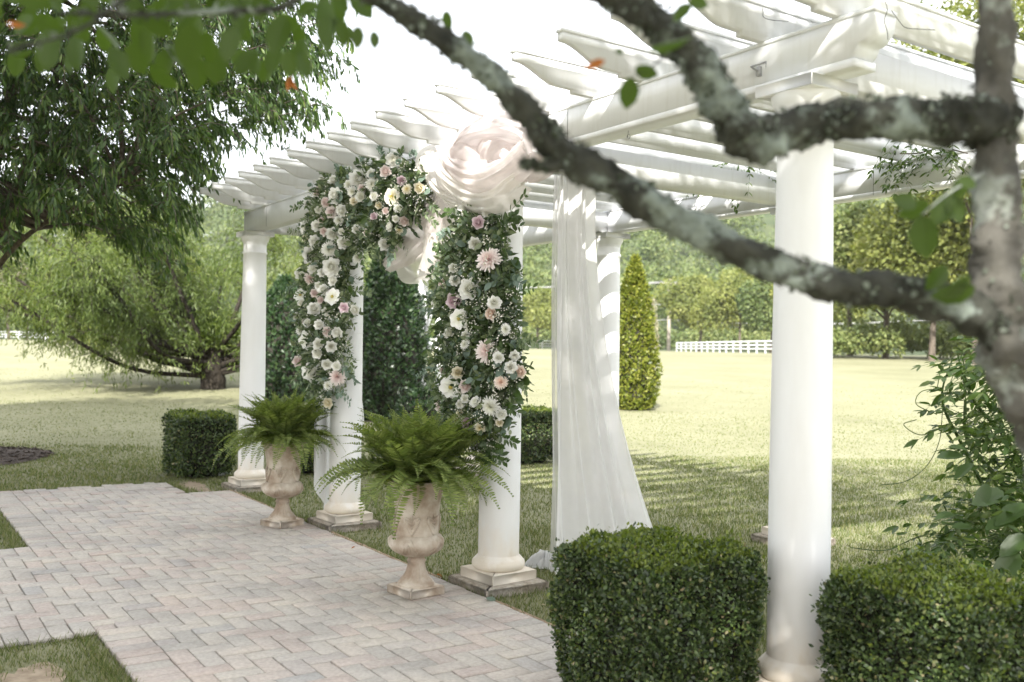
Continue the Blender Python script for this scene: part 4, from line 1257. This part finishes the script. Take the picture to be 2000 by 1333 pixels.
def frond_mesh(L, rise, droop, seed):
    """arched frond along +X with paired leaflets"""
    r_ = np.random.default_rng(seed); n = 34; u = np.linspace(0, 1, n)
    ang = rise - (rise + droop) * u ** 1.25
    st = L / (n - 1); P = np.zeros((n, 3)); P[1:, 0] = np.cumsum(np.cos(ang[:-1]) * st); P[1:, 2] = np.cumsum(np.sin(ang[:-1]) * st)
    P[:, 1] = .03 * L * np.sin(u * 4 + seed)
    b = MB(); b.tube(P[::3], np.linspace(.0028, .0008, len(P[::3])), 4)
    T = nrm(np.gradient(P, axis=0)); N = nrm(np.cross(T, V3(0, 1, 0))) * -1
    i = np.arange(4, n); i = np.repeat(i, 2); s_ = np.tile([-1., 1.], n - 4)
    uu = u[i] + r_.normal(0, .004, len(i)); prof = np.clip(np.sin(np.clip(uu * 1.02 + .02, 0, 1) ** .75 * PI), .06, 1) ** .75
    side = np.cross(T[i], N[i]) * s_[:, None]
    D = nrm(side + T[i] * .32 + N[i] * -.12 + r_.normal(0, .08, (len(i), 3)))
    b.leaves(P[i], D, N[i] + r_.normal(0, .15, (len(i), 3)), .062 * prof * L / .42, .0165 * (.6 + .4 * prof), .15, 'leaf', curl=.12)
    return b.mesh('frond', M['fern'])


FR = dict(up=[frond_mesh(.46, 1.38, -.8, i) for i in range(4)], mid=[frond_mesh(.47, 1.2, .0, 10 + i) for i in range(5)], out=[frond_mesh(.50, .65, .9, 20 + i) for i in range(5)], low=[frond_mesh(.55, .35, 1.35, 30 + i) for i in range(4)])


def make_fern(label, loc, scale, seed):
    r_ = np.random.default_rng(seed); t = thing('fern', label, 'fern', loc, group='ferns potted in the urns')
    for kind, n_, tilt in (('up', 90, .45), ('mid', 80, .0), ('out', 44, .0), ('low', 34, .0)):
        for i in range(n_):
            a = 2 * PI * (i + r_.uniform(-.4, .4)) / n_ * (1 if kind != 'up' else 2.4)
            o = link('frond', FR[kind][r_.integers(len(FR[kind]))], t, local=True)
            rr = r_.uniform(.01, .11)
            o.location = (rr * math.cos(a), rr * math.sin(a), r_.uniform(-.02, .02))
            o.rotation_euler = (r_.normal(0, .22), -r_.uniform(-.15, .3) if kind != 'up' else r_.uniform(-.12, .55), a + r_.normal(0, .15))
            s_ = scale * r_.uniform(.62, 1.12) * (1.0 if kind in ('up', 'mid') else .95); o.scale = (s_, s_, s_)


make_fern('large feathery fern filling the urn before the draped column', (URN1[0], URN1[1], PT + .655), 1.08, 3)
make_fern('spreading bright green fern in the urn by the far end column', (URN2[0], URN2[1], PT + .655), .98, 8)

# ------------------------------------------------------------------ clipped box hedges
def hedge_mesh(n, hx, hy, hz, leaf, seed, new=.12):
    r_ = np.random.default_rng(seed)
    A = np.array([hx * hz, hx * hz, hy * hz, hy * hz, hx * hy]) * 4; A[4] /= 1.0
    f = r_.choice(5, n, p=A / A.sum()); u, v = r_.uniform(-1, 1, n), r_.uniform(-1, 1, n)
    N = np.array([(0, -1, 0), (0, 1, 0), (-1, 0, 0), (1, 0, 0), (0, 0, 1)], float)[f]
    P = np.where((f < 2)[:, None], np.c_[u, N[:, 1], v], np.where((f < 4)[:, None], np.c_[N[:, 0], u, v], np.c_[u, v, np.ones(n)]))
    # round the corners, then uneven growth
    q = np.abs(P); rr = (q[:, 0] ** 7 + q[:, 1] ** 7 + q[:, 2] ** 7) ** (1 / 7); P = P / rr[:, None]
    H = V3(hx, hy, hz); Nn = nrm(np.sign(P) * np.abs(P) ** 6 / H)
    lump = .016 * np.sin(P[:, 0] * hx * 9 + seed * 2) * np.sin(P[:, 1] * hy * 8 + P[:, 2] * 3) + .028 * np.sin(P[:, 0] * hx * 21 + 3 * P[:, 2] + seed) * np.sin(P[:, 1] * hy * 19 + 2 + 2 * P[:, 0]) * np.sin(P[:, 2] * hz * 17 + 1) + .012 * np.sin(P[:, 0] * 23 * hx + seed) * np.sin(P[:, 2] * hz * 37 + P[:, 1] * 9)
    dep = -np.abs(r_.normal(0, .028, n)) + np.where(r_.uniform(0, 1, n) < .07, r_.uniform(.0, .04, n) * (P[:, 2] > -.4), 0)
    hole = (np.sin(P[:, 0] * hx * 33 + seed) * np.sin(P[:, 1] * hy * 31 + 1) * np.sin(P[:, 2] * hz * 29 + 2 + seed) > .42) & (r_.uniform(0, 1, n) < .75); dep = dep - .045 * hole
    taper = 1 - .10 * np.clip(-P[:, 2], 0, 1) ** 2
    W = P * H * np.c_[taper, taper, np.ones(n)] + Nn * (lump + dep)[:, None] + V3(0, 0, hz)
    o = r_.normal(0, 1, (n, 3)); D = nrm(o + Nn * .8 + V3(0, 0, .35)); NN = nrm(Nn + r_.normal(0, .7, (n, 3)))
    L = leaf * r_.uniform(.55, 1.4, n)
    new_sunlit = (r_.uniform(0, 1, n) < np.where(P[:, 2] > .9, .75, new * .35)) & (dep > -.028)  # pale new growth; its larger share on top paints in a sunlit look
    b = MB()
    for k_, msk in ((0, ~new_sunlit), (1, new_sunlit)): b.leaves(W[msk], D[msk], NN[msk], L[msk], L[msk] * .62, .25, 'leaf', mi=k_)
    fol = b.mesh('foliage', [M['boxwood'], M['boxwood_new_sunlit']])
    b = MB(); c = .07  # dark core boxes added to block light through the leaves; twigs follow
    for z0, z1, k_ in ((.0, .10, .55), (.08, 2 * hz - c, .86)):
        b.cbox((0, 0, (z0 + z1) / 2), ((hx - c) * k_ / .86, (hy - c) * k_ / .86, (z1 - z0) / 2), .03)
    for i in range(26):
        x, y = r_.uniform(-hx * .6, hx * .6), r_.uniform(-hy * .6, hy * .6)
        b.tube([(x, y, 0), (x * 1.2, y * 1.2, .12), (x * 1.45, y * 1.45, .3)], .006, 4)
    return fol, b.mesh('twigs_and_core', M['twig'])


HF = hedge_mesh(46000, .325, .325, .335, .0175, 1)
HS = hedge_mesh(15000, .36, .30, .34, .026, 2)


def hedge(label, x, y, rz, meshes, sc=(1, 1, 1)):
    t = thing('box_hedge', label, 'hedge', (x, y, float(gz(x, y))), rz, group='clipped box hedges at the pergola corners')
    t.scale = sc
    for nm, me in zip(('foliage', 'twigs_and_core'), meshes): link(nm, me, t, local=True)


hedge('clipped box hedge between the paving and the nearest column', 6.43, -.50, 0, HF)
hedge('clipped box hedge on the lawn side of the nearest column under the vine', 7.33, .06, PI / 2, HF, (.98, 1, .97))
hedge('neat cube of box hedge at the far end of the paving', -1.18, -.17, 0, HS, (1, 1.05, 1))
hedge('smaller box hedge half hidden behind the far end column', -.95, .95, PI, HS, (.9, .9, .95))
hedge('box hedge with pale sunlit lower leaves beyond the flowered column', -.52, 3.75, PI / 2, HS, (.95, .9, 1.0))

# ------------------------------------------------------------------ shrubs behind the pergola
def cone_shrub(name, label, base, h, r, mt, n, leaf, prof):
    base = np.asarray(base, float); t = thing(name, label, 'shrub', base)
    z = rng.uniform(0, 1, n); a = rng.uniform(0, 2 * PI, n)
    rr = r * np.interp(z, *prof) * (1 + .13 * np.sin(a * 5 + z * 14) + .10 * np.sin(a * 9 - z * 23)) * (1 - np.abs(rng.normal(0, .10, n)))
    P = base + np.c_[rr * np.cos(a), rr * np.sin(a), z * h]
    o = np.c_[np.cos(a), np.sin(a), np.full(n, .5)]
    D = nrm(o * .6 + rng.normal(0, .6, (n, 3)) + V3(0, 0, .4)); L = leaf * rng.uniform(.6, 1.35, n)
    b = MB(); b.leaves(P, D, nrm(o + rng.normal(0, .6, (n, 3))), L, L * .5, .2); b.build('foliage', M[mt], t)
    b = MB(); zz = np.linspace(0, .92, 12); b.lathe(np.c_[np.interp(zz, *prof) * r * .78, zz * h], base, 14); b.build('inner_branches', M['twig'], t)
    b = MB(); b.tube([base - V3(0, 0, .1), base + V3(0, 0, h * .5)], [.07, .03], 6); b.build('trunk', M['bark_mid'], t)


CONE = ([0, .06, .2, .45, .7, .88, 1], [.72, .92, 1, .86, .6, .33, .05])
cone_shrub('cone_shrub', 'golden green cone shaped shrub in the sunny field', pixG(1238, 20.5), 3.25, .50, 'conifer', 13000, .085, CONE)
cone_shrub('cone_shrub', 'dark green pyramidal holly behind the hanging swag', pixG(762, 17.5), 3.35, .74, 'holly', 15000, .085, CONE)
cone_shrub('cone_shrub', 'dark rounded evergreen shrub behind the end column', pixG(556, 21.0), 2.7, .72, 'holly', 9000, .1, ([0, .1, .4, .75, 1], [.8, 1, .98, .7, .1]))
cone_shrub('cone_shrub', 'low leafy shrub at the foot of the dark holly', pixG(825, 14.5), .75, .42, 'holly', 2600, .06, ([0, .3, .7, 1], [.8, 1, .8, .2]))
p = pixG(1263, 23.0); t = thing('dry_shrub', 'wispy straw coloured shrub behind the golden cone shrub', 'shrub', p)
b = MB(); n_ = 2200; z = rng.uniform(.3, 1, n_); a = rng.uniform(0, 2 * PI, n_); rr = .30 * np.sin(z * 2.6) * rng.uniform(.4, 1, n_)
b.leaves(p + np.c_[rr * np.cos(a), rr * np.sin(a), z * 2.5], nrm(rng.normal(0, .4, (n_, 3)) + V3(0, 0, -1)), rand_unit(n_), .14, .02); b.build('foliage', M['pale_tree'], t)
b = MB(); b.tube([p, p + V3(0, 0, 1.9)], [.04, .015], 5); b.build('trunk', M['bark_mid'], t)

# ------------------------------------------------------------------ feathery multi-stemmed tree in the field
WB = pixG(418, 24.0)
WR, WF = nrm(V3(R0[0], R0[1], 0)), nrm(V3(FW[0], FW[1], 0))
wt = thing('feathery_tree', 'spreading many stemmed tree with drooping feathery leaves in the field', 'tree', WB)
tb = MB(); tb.tube(spline([WB - V3(0, 0, .2), WB + V3(0, 0, .35), WB + V3(0, 0, 1.0)], 5), np.linspace(.36, .22, 11) * (1 + .06 * np.sin(np.arange(11) * 2)), 12)
rng = np.random.default_rng(5)
strands = []
limbs = []
for i in range(42):
    th = rng.uniform(0, 2 * PI); el = rng.uniform(.3, 1.25)
    if i < 14 or i > 30: th = rng.normal(PI, .6)      # thick fan of limbs leaning one way
    if i in (14, 15, 16, 17): el = rng.uniform(.2, .32)
    L = rng.uniform(3.4, 5.6) * (1.0 if el < .9 else .9)
    hdir = WR * math.cos(th) + WF * math.sin(th) * .8
    s0 = WB + V3(0, 0, rng.uniform(.3, .95)) + hdir * .2
    e = s0 + (hdir * math.cos(el) + V3(0, 0, math.sin(el))) * L
    md = s0 + (e - s0) * .5 + V3(0, 0, (-.12 if el > .34 else .0) * L * math.cos(el)) + rng.normal(0, .1, 3)
    P = spline([s0, md, e, e + (hdir * .7 + V3(0, 0, -.1)) * .8], 6); tb.tube(P, np.linspace(.07, .014, len(P)), 6)
    limbs.append(P)
    for j in range(5, len(P)):
        for _ in range(5 if el > .34 else 11):
            s1 = P[j] + rng.normal(0, .14, 3); tt = rng.uniform(0, 2 * PI); o = WR * math.cos(tt) + WF * math.sin(tt)
            l1 = rng.uniform(.5, 1.15); e1 = s1 + o * l1 * .75 + V3(0, 0, rng.uniform(-.1, .35)); strands.append(spline([s1, (s1 + e1) / 2 + V3(0, 0, .12), e1, e1 + o * .18 + V3(0, 0, -rng.uniform(.25, .6))], 3))
tb2 = MB()
for s_ in strands[::2]: tb2.tube(s_, np.linspace(.009, .003, len(s_)), 3)
tb.v += tb2.v; off = tb.n
for f_ in tb2.f: tb.f.append(f_ + off)
tb.mi += tb2.mi; tb.n += tb2.n
tb.build('trunk', M['bark_dark'], wt, True)
Pl, Dl = [], []
for s_ in strands:
    T = nrm(np.gradient(s_, axis=0)); m_ = 34; j = rng.integers(2, len(s_), m_)
    Pl.append(s_[j] + rng.normal(0, .05, (m_, 3))); Dl.append(nrm(T[j] * .5 + rng.normal(0, .5, (m_, 3)) + V3(0, 0, -.55)))
Pl, Dl = np.concatenate(Pl), np.concatenate(Dl); n_ = len(Pl)
b = MB(); b.leaves(Pl, Dl, rand_unit(n_, -.2), rng.uniform(.09, .18, n_), rng.uniform(.018, .032, n_), .15)
# dense young growth at the base
n_ = 1500; o = rand_unit(n_, -.2); P = WB + V3(0, 0, 1.15) + o * V3(.62, .62, .62) * rng.uniform(.6, 1, (n_, 1))
b.leaves(P, nrm(o + rng.normal(0, .5, (n_, 3)) + V3(0, 0, -.3)), rand_unit(n_), rng.uniform(.12, .22, n_), .05)
b.build('crown', M['willow'], wt)

# ------------------------------------------------------------------ big leafy tree beside the path
lt_ = thing('shade_tree', 'large dark leaved tree with layered branches in the mulch bed', 'tree', TREE)
EP = [(-420, -260), (560, -260), (560, 0), (610, 95), (580, 150), (565, 215), (520, 240), (470, 262), (425, 285), (380, 320), (340, 370), (320, 430), (300, 500), (240, 515), (180, 455), (110, 410), (0, 470), (-420, 500)]
trunk = MB()
stems = [[(-75, 905, 11.6), (-70, 700, 11.6), (-40, 420, 11.5), (20, 200, 11.4), (60, -60, 11.3)], [(-78, 700, 11.6), (-60, 560, 11.4), (10, 430, 10.9), (60, 300, 10.5), (120, 120, 10.2), (190, -80, 10.0)],
         [(-80, 600, 11.6), (-110, 400, 11.9), (-60, 150, 12.2), (0, -120, 12.3)], [(-70, 640, 11.5), (-10, 530, 10.6), (60, 455, 10.0), (160, 400, 9.6), (240, 360, 9.4)]]
rad_ = (.15, .09, .09, .04)
node = []
for st_, r_ in zip(stems, rad_):
    P = spline([TREE - V3(0, 0, .1) if y == 905 else pix(x, y, d) for x, y, d in st_], 8); trunk.tube(P, np.linspace(r_, r_ * .28, len(P)), 8)
    node += [p_ for p_ in P[8:]]
node = np.array(node)
sp = poly_points(EP, 900)
dep = rng.uniform(8.6, 12.6, len(sp)); gap = np.sin(sp[:, 0] / 47.0 + sp[:, 1] / 60.0) * np.sin(sp[:, 1] / 38.0 - sp[:, 0] / 95.0)
keep = (gap > -.62); sp, dep = sp[keep], dep[keep]
Pl, Dl = [], []
for (x, y), d in zip(sp, dep):
    c = pix(x, y, d); j = np.argmin(((node - c) ** 2).sum(1)); nd = node[j]
    out = nrm(c - nd + V3(0, 0, .2)); o_h = nrm(V3(out[0], out[1], 0) + WR * .45)
    mid_ = (nd + c) / 2 + V3(0, 0, .12 * np.linalg.norm(c - nd))
    if rng.uniform() < .5 and np.linalg.norm(c - nd) < 1.5: q = spline([nd, mid_, c], 5); trunk.tube(q, np.linspace(.022, .007, len(q)), 4)
    for _ in range(rng.integers(4, 8)):
        a = rng.normal(0, .75); di = o_h * math.cos(a) + np.cross(V3(0, 0, 1), o_h) * math.sin(a)
        L = rng.uniform(.28, .58); s0 = c + rng.normal(0, .12, 3)
        tw = spline([s0, s0 + di * L * .5 + V3(0, 0, .05), s0 + di * L * .9 + V3(0, 0, -.12 * L), s0 + di * L * 1.05 + V3(0, 0, -.45 * L)], 4)
        T = nrm(np.gradient(tw, axis=0)); trunk.tube(tw[::3], np.linspace(.005, .002, len(tw[::3])), 3)
        m_ = 28; u = rng.uniform(.08, 1, m_) * (len(tw) - 1); k_ = u.astype(int)
        Pl.append(tw[k_] + rng.normal(0, .02, (m_, 3))); side = np.cross(T[k_], V3(0, 0, 1)) * rng.choice([-1, 1], m_)[:, None]
        Dl.append(nrm(T[k_] * .55 + side * .55 + V3(0, 0, -.75) + rng.normal(0, .28, (m_, 3))))
trunk.build('trunk', M['bark_mid'], lt_, True)
Pl, Dl = np.concatenate(Pl), np.concatenate(Dl); n_ = len(Pl)
b = MB(); b.leaves(Pl, Dl, nrm(rand_unit(n_) + V3(.2, -.2, .7)), rng.uniform(.07, .12, n_), rng.uniform(.018, .030, n_), .2, 'leaf')
b.build('crown', M['elm'], lt_)

# ------------------------------------------------------------------ tall trees behind the path that shade it
def shade_tree(label, base, h, rad, n, leaf, zc, rz, lobes=16):
    t = branch_tree('shade_tree', label, base, h, rad, 'elm', n, leaf, .22, zc / h, rz, 'tall trees on the open side of the path', lobes=lobes)


rng = np.random.default_rng(21)
shade_tree('tall broad tree shading the far part of the path', (3.6, -8.4, 0), 11.4, 3.4, 18000, .2, 8.0, 3.5)
shade_tree('tall broad tree shading the middle of the path', (8.3, -8.2, 0), 10.9, 3.5, 22000, .2, 7.3, 3.7)
shade_tree('tall broad tree shading the near end of the path', (11.7, -7.6, 0), 10.0, 3.3, 19000, .2, 6.5, 3.2)
shade_tree('tall broad tree standing off beyond the branch path', (-1.6, -7.8, 0), 10.5, 3.2, 12000, .2, 7.4, 3.2)

# ------------------------------------------------------------------ lichen covered tree close by, its boughs reaching across
ft = thing('lichened_tree', 'grey lichen covered tree with crooked boughs beside the box hedge', 'tree', pixG(2090, 1.75))
FD = 1.72


def bough(name, pts, mt, seed, n=18, moss=1.0):
    """pts: pixel x, y, depth, width in pixels"""
    Q = spline([list(pix(x, y, d)) + [w * d / FPX / 2 * .70] for x, y, d, w in pts], 14)
    P, r = Q[:, :3], Q[:, 3]; k = len(P); a = np.linspace(0, 2 * PI, n, endpoint=False); s_ = np.arange(k)
    rr = r[:, None] * (1 + .10 * np.sin(a * 3 + s_[:, None] * .35 + seed) + .08 * np.sin(a * 5 - s_[:, None] * .7 + seed) + .10 * np.sin(s_[:, None] * .55 + seed) + .09 * np.sin(a * 2 + s_[:, None] * 1.1 + 2 * seed) * np.sin(s_[:, None] * .83 + a) + rng.normal(0, .055, (k, n)))
    b = MB(); b.tube(P, rr, n); o = b.build(name, M[mt], ft, True)
    m_ = int(k * 9 * moss)
    if m_:
        i = rng.integers(0, k, m_); T = nrm(np.gradient(P, axis=0)); rn = rand_unit(m_); rn = nrm(rn - (rn * T[i]).sum(1)[:, None] * T[i] + V3(0, 0, .25))
        clump = np.sin(i * .45 + seed) * np.sin(rn[:, 0] * 3 + i * .2) > -.25
        i, rn = i[clump], rn[clump]; m_ = len(i)
        b = MB(); b.leaves(P[i] + rn * (r[i] * rng.uniform(.9, 1.06, m_))[:, None], nrm(rn * .35 + rng.normal(0, .8, (m_, 3))), nrm(rn + rng.normal(0, .5, (m_, 3))), rng.uniform(.006, .016, m_), rng.uniform(.006, .013, m_))
        b.build('lichen', M['lichen'], o, kind='stuff')
    return P, r


bough('trunk', [(2400, 1900, 1.85, 260), (2290, 1300, 1.82, 235), (2150, 1000, 1.78, 215), (2045, 810, 1.74, 195), (1985, 690, 1.71, 172), (1952, 580, 1.70, 148), (1948, 450, 1.70, 124), (1945, 300, 1.70, 112), (1943, 120, 1.70, 96), (1946, -60, 1.70, 88), (1955, -420, 1.72, 70)], 'bark_pale', 1.0, 22, .6)
bough('bough', [(1960, 640, 1.70, 130), (1880, 605, 1.69, 112), (1760, 570, 1.68, 96), (1640, 560, 1.67, 92), (1500, 515, 1.66, 90), (1350, 445, 1.65, 90), (1210, 365, 1.64, 92), (1090, 290, 1.63, 88), (1020, 210, 1.62, 76), (950, 140, 1.61, 68), (860, 75, 1.60, 62), (760, 10, 1.60, 56), (640, -60, 1.62, 48), (480, -150, 1.66, 46), (300, -230, 1.7, 34)], 'bark', 2.0, 20)
bough('bough', [(1960, 250, 1.70, 150), (1890, 235, 1.69, 130), (1780, 236, 1.68, 112), (1660, 232, 1.66, 106), (1560, 250, 1.65, 112), (1470, 275, 1.64, 120), (1425, 225, 1.63, 112), (1380, 150, 1.62, 102), (1310, 70, 1.61, 92), (1220, 5, 1.60, 84), (1090, -70, 1.60, 76), (900, -170, 1.62, 62), (700, -270, 1.66, 48)], 'bark', 3.0, 20, 1.4)
bough('stub', [(1110, 315, 1.63, 52), (1060, 325, 1.62, 30), (1018, 318, 1.61, 12)], 'bark', 4.0, 12)
bough('twig', [(620, -70, 1.62, 40), (560, 10, 1.55, 20), (430, 22, 1.5, 16), (250, 30, 1.46, 12), (120, 25, 1.44, 9)], 'bark', 5.0, 8, .3)
bough('twig', [(480, -150, 1.66, 34), (300, -40, 1.5, 18), (150, 60, 1.42, 10), (20, 95, 1.38, 7)], 'bark', 6.0, 8, .2)
bough('twig', [(1950, 330, 1.7, 18), (1900, 350, 1.66, 10), (1850, 380, 1.63, 6), (1800, 420, 1.62, 4)], 'bark_pale', 7.0, 6, 0)
bough('twig', [(1310, 70, 1.61, 14), (1290, 115, 1.55, 7), (1258, 140, 1.53, 4), (1238, 150, 1.52, 3)], 'bark', 8.0, 6, 0)
q = MB(); q.leaves([(0, 0, 0)], [(1, 0, 0)], [(0, 0, 1)], 1, .66, .22, 'round', curl=.18); FL = q.mesh('leaf', M['fore_leaf'], True)
q = MB(); q.leaves([(0, 0, 0)], [(1, 0, 0)], [(0, 0, 1)], 1, .42, .5, 'leaf', curl=.35); FLB = q.mesh('brown_leaf', M['brown_leaf'], True)


def fore(x, y, d, ang, Lpx, me=FL, nm='leaf', face=None):
    """leaf at a pixel, pointing at picture angle ang (degrees, 0 = right, 90 = down)"""
    p = pix(x, y, d); a = math.radians(ang); di = RT * math.cos(a) - UP * math.sin(a) + FW * rng.normal(0, .25)
    big_leaf(me, nm, p, di, (-FW + rng.normal(0, .45, 3)) if face is None else face, Lpx * d / FPX, ft)


for x, y, d, an, L in ((1232, 150, 1.52, 95, 62), (1240, 132, 1.52, 20, 50), (1218, 104, 1.54, 190, 18), (1350, 8, 1.5, 140, 45), (1345, 0, 1.5, 20, 40), (1270, 92, 1.35, -8, 95), (1800, 420, 1.62, 85, 85), (1815, 395, 1.62, 150, 60),
                       (1850, 380, 1.63, 60, 62), (1860, 378, 1.63, 120, 70), (1880, 345, 1.64, 100, 50), (1870, 350, 1.6, 20, 40), (1790, 400, 1.6, 190, 55), (1895, 540, 1.6, 140, 70), (1905, 560, 1.6, 160, 80), (1850, 520, 1.62, 130, 60),
                       (905, 60, 1.7, 60, 35), (890, 75, 1.7, 120, 28), (870, 20, 1.6, 80, 40), (730, 60, 1.55, 85, 36), (700, 50, 1.5, 95, 45), (665, 40, 1.5, 80, 50), (640, 30, 1.5, 100, 60)):
    fore(x, y, d, an, L)
for i in range(120):
    x = rng.uniform(-80, 690); y = -75 + 225 * rng.uniform(0, 1) ** 1.5 * (1 - .3 * abs(x - 330) / 400); d = rng.uniform(1.45, 2.3)
    fore(x, y, d, rng.normal(92, 34), rng.uniform(46, 82) * 1.7 / d)
fore(1183, 118, 1.5, 160, 46, FLB, 'brown_leaf'); fore(572, 148, 2.3, 120, 34, FLB, 'brown_leaf'); fore(12, 44, 1.5, 10, 34, FLB, 'brown_leaf'); fore(562, 150, 2.3, 60, 30, FLB, 'brown_leaf')
# the rest of its crown, overhead and out of the picture
n_ = 60000; c0 = V3(11.2, -1.5, 6.1); P = c0 + rand_unit(n_) * rng.uniform(.3, 1, (n_, 1)) ** .5 * V3(3.2, 2.9, 2.9)
lobe = np.sin(P[:, 0] * 3.1) * np.sin(P[:, 1] * 2.7 + 1) * np.sin(P[:, 2] * 3.3); P = P[lobe > .02]
px_, py_, z_ = proj(P); hid = (z_ < .3) | (py_ < -60) | (px_ < -120) | (px_ > 2120); P = P[hid & (P[:, 2] > 2.25)][:21000]; n_ = len(P)
b = MB(); b.leaves(P, nrm(rand_unit(n_) + V3(0, 0, -.6)), rand_unit(n_, .1), rng.uniform(.06, .1, n_), rng.uniform(.04, .062, n_), .2, 'leaf'); b.build('crown', M['fore_leaf'], ft)

# ------------------------------------------------------------------ wisteria at the near back corner and along the beams
def compound(b, p, d, L, n, lf, droop=.25):
    d = nrm(d); s_ = nrm(np.cross(d, V3(0, 0, 1)) + 1e-6); P, D = [], []
    for i in range(n):
        u = (i + 1) / n; q_ = p + d * L * u - V3(0, 0, droop * L * u * u)
        for sg in (-1, 1): P.append(q_); D.append(nrm(s_ * sg + d * .6 + V3(0, 0, -.35)))
    P.append(p + d * L - V3(0, 0, droop * L)); D.append(nrm(d - V3(0, 0, .4))); P, D = np.array(P), np.array(D)
    b.tube([p, p + d * L * .5 - V3(0, 0, droop * L * .25), p + d * L - V3(0, 0, droop * L)], [.002, .0014, .0008], 3)
    b.leaves(P, D + rng.normal(0, .12, D.shape), nrm(V3(0, 0, 1) + rng.normal(0, .4, P.shape)), lf * rng.uniform(.75, 1.2, len(P)), lf * .36, .15, 'leaf', curl=.1)


vt = thing('climbing_vine', 'leafy climbing vine spilling over the lawn by the pergola corner', 'vine', pixG(2010, 4.7))
VP_ = [(1845, 1085), (1860, 1010), (1890, 960), (1915, 900), (1895, 850), (1890, 780), (1895, 700), (1915, 650), (1960, 640), (2120, 600), (2160, 1130), (1820, 1130)]
b = MB()
for (x, y) in poly_points(VP_, 520):
    p = pix(x, y, rng.uniform(4.3, 5.2)); p[2] = max(p[2], .05)
    compound(b, p, -RT * rng.uniform(.0, 1) + rng.normal(0, .55, 3) + V3(0, 0, .1), rng.uniform(.16, .30), rng.integers(3, 6), rng.uniform(.055, .085))
b.build('foliage', M['vine'], vt)
for x, y, L, an in ((1880, 890, .155, 185), (1900, 905, .14, 150), (1960, 960, .2, 165), (2010, 985, .24, 160), (1990, 1080, .25, 135), (1930, 945, .15, 120), (1890, 880, .12, 200), (1985, 1010, .2, 170), (2005, 1045, .2, 150), (1900, 1030, .13, 190), (1865, 1005, .12, 180)):
    a = math.radians(an); p = pix(x, y, 4.2); big_leaf(SAL, 'leaf', p, RT * math.cos(a) - UP * math.sin(a) - FW * .2, -FW * .5 + V3(0, 0, 1) + rng.normal(0, .3, 3), L * .75, vt)
b = MB()
for st_ in ([(2040, 1100), (1960, 950), (1890, 860), (1885, 760), (1870, 690)], [(2040, 1120), (1990, 900), (1900, 780), (1880, 700)], [(2050, 1120), (1940, 980), (1880, 870), (1840, 780), (1860, 700)]):
    P = spline([pix(x, y, 4.8) for x, y in st_], 8); b.tube(P, np.linspace(.016, .003, len(P)), 5)
for st_ in ([(1880, 690), (1845, 780), (1835, 860), (1810, 910), (1770, 940), (1720, 948)], [(1840, 760), (1800, 765), (1790, 790), (1830, 810)], [(1850, 830), (1800, 850), (1765, 830), (1790, 820)], [(1850, 1040), (1790, 1050), (1730, 1075), (1660, 1070)], [(1870, 690), (1840, 720), (1830, 760)], [(1880, 720), (1890, 830), (1895, 880)]):
    P = spline([pix(x, y, 4.6) for x, y in st_], 8); b.tube(P, .0022, 4)
b.build('stem', M['vine'], vt)
for label, pts, dY in (('vine sprays curling over the back beam near the corner', [(1745, 300), (1790, 300), (1840, 290), (1890, 300)], DP - .1), ('sunlit vine leaves hanging from the rafters', [(1310, 290), (1340, 275), (1380, 285), (1430, 300), (1470, 320)], 2.2)):
    P = spline([pixY(x, y, dY) for x, y in pts], 8); t = thing('vine_spray', label, 'vine', P[0])
    b = MB(); b.tube(P, .004, 4); b.build('stem', M['bark_mid'], t)
    b = MB()
    for i in range(60):
        p = P[rng.integers(len(P))] + rng.normal(0, .09, 3); compound(b, p, rng.normal(0, .6, 3) + V3(0, -.3, -.5), rng.uniform(.12, .24), 4, .05)
    b.build('foliage', M['vine'], t)

# ------------------------------------------------------------------ odd leaves on the paving
for label, x, y, L, me, nm in (('pale fallen leaf on the paving edge by a footing', 950, 1168, .06, EUC, 'fallen_leaf'), ('dry brown leaf at the edge of the paving beside the urn', 852, 1122, .05, FLB, 'fallen_leaf'), ('tiny dark leaf on the paving near the grass edge', 694, 1068, .035, FLB, 'fallen_leaf')):
    p = pixZ(x, y, PT + .012); o = link(nm, me); o.location = p; o.scale = (L, L, L); o.rotation_euler = (.15, .1, rng.uniform(0, 6)); tag(o, label, 'leaf')

# ------------------------------------------------------------------ thin summer haze over the field and hill
b = MB(); b.box((-420, -90, -1.6), (120, 480, 68))
hz = b.mesh('haze', bpy.data.materials.new('haze_air')); hm = hz.materials[0]; hm.use_nodes = True; hn = hm.node_tree.nodes; hn.clear()
hv = hn.new('ShaderNodeVolumePrincipled'); hv.inputs['Color'].default_value = (.95, .97, 1, 1); hv.inputs['Density'].default_value = .0002; hv.inputs['Anisotropy'].default_value = .2
ho = hn.new('ShaderNodeOutputMaterial'); hm.node_tree.links.new(hv.outputs[0], ho.inputs['Volume'])
tag(link('haze', hz, kind='stuff'), 'thin pale haze over the field and wooded hill', 'haze', kind='stuff')
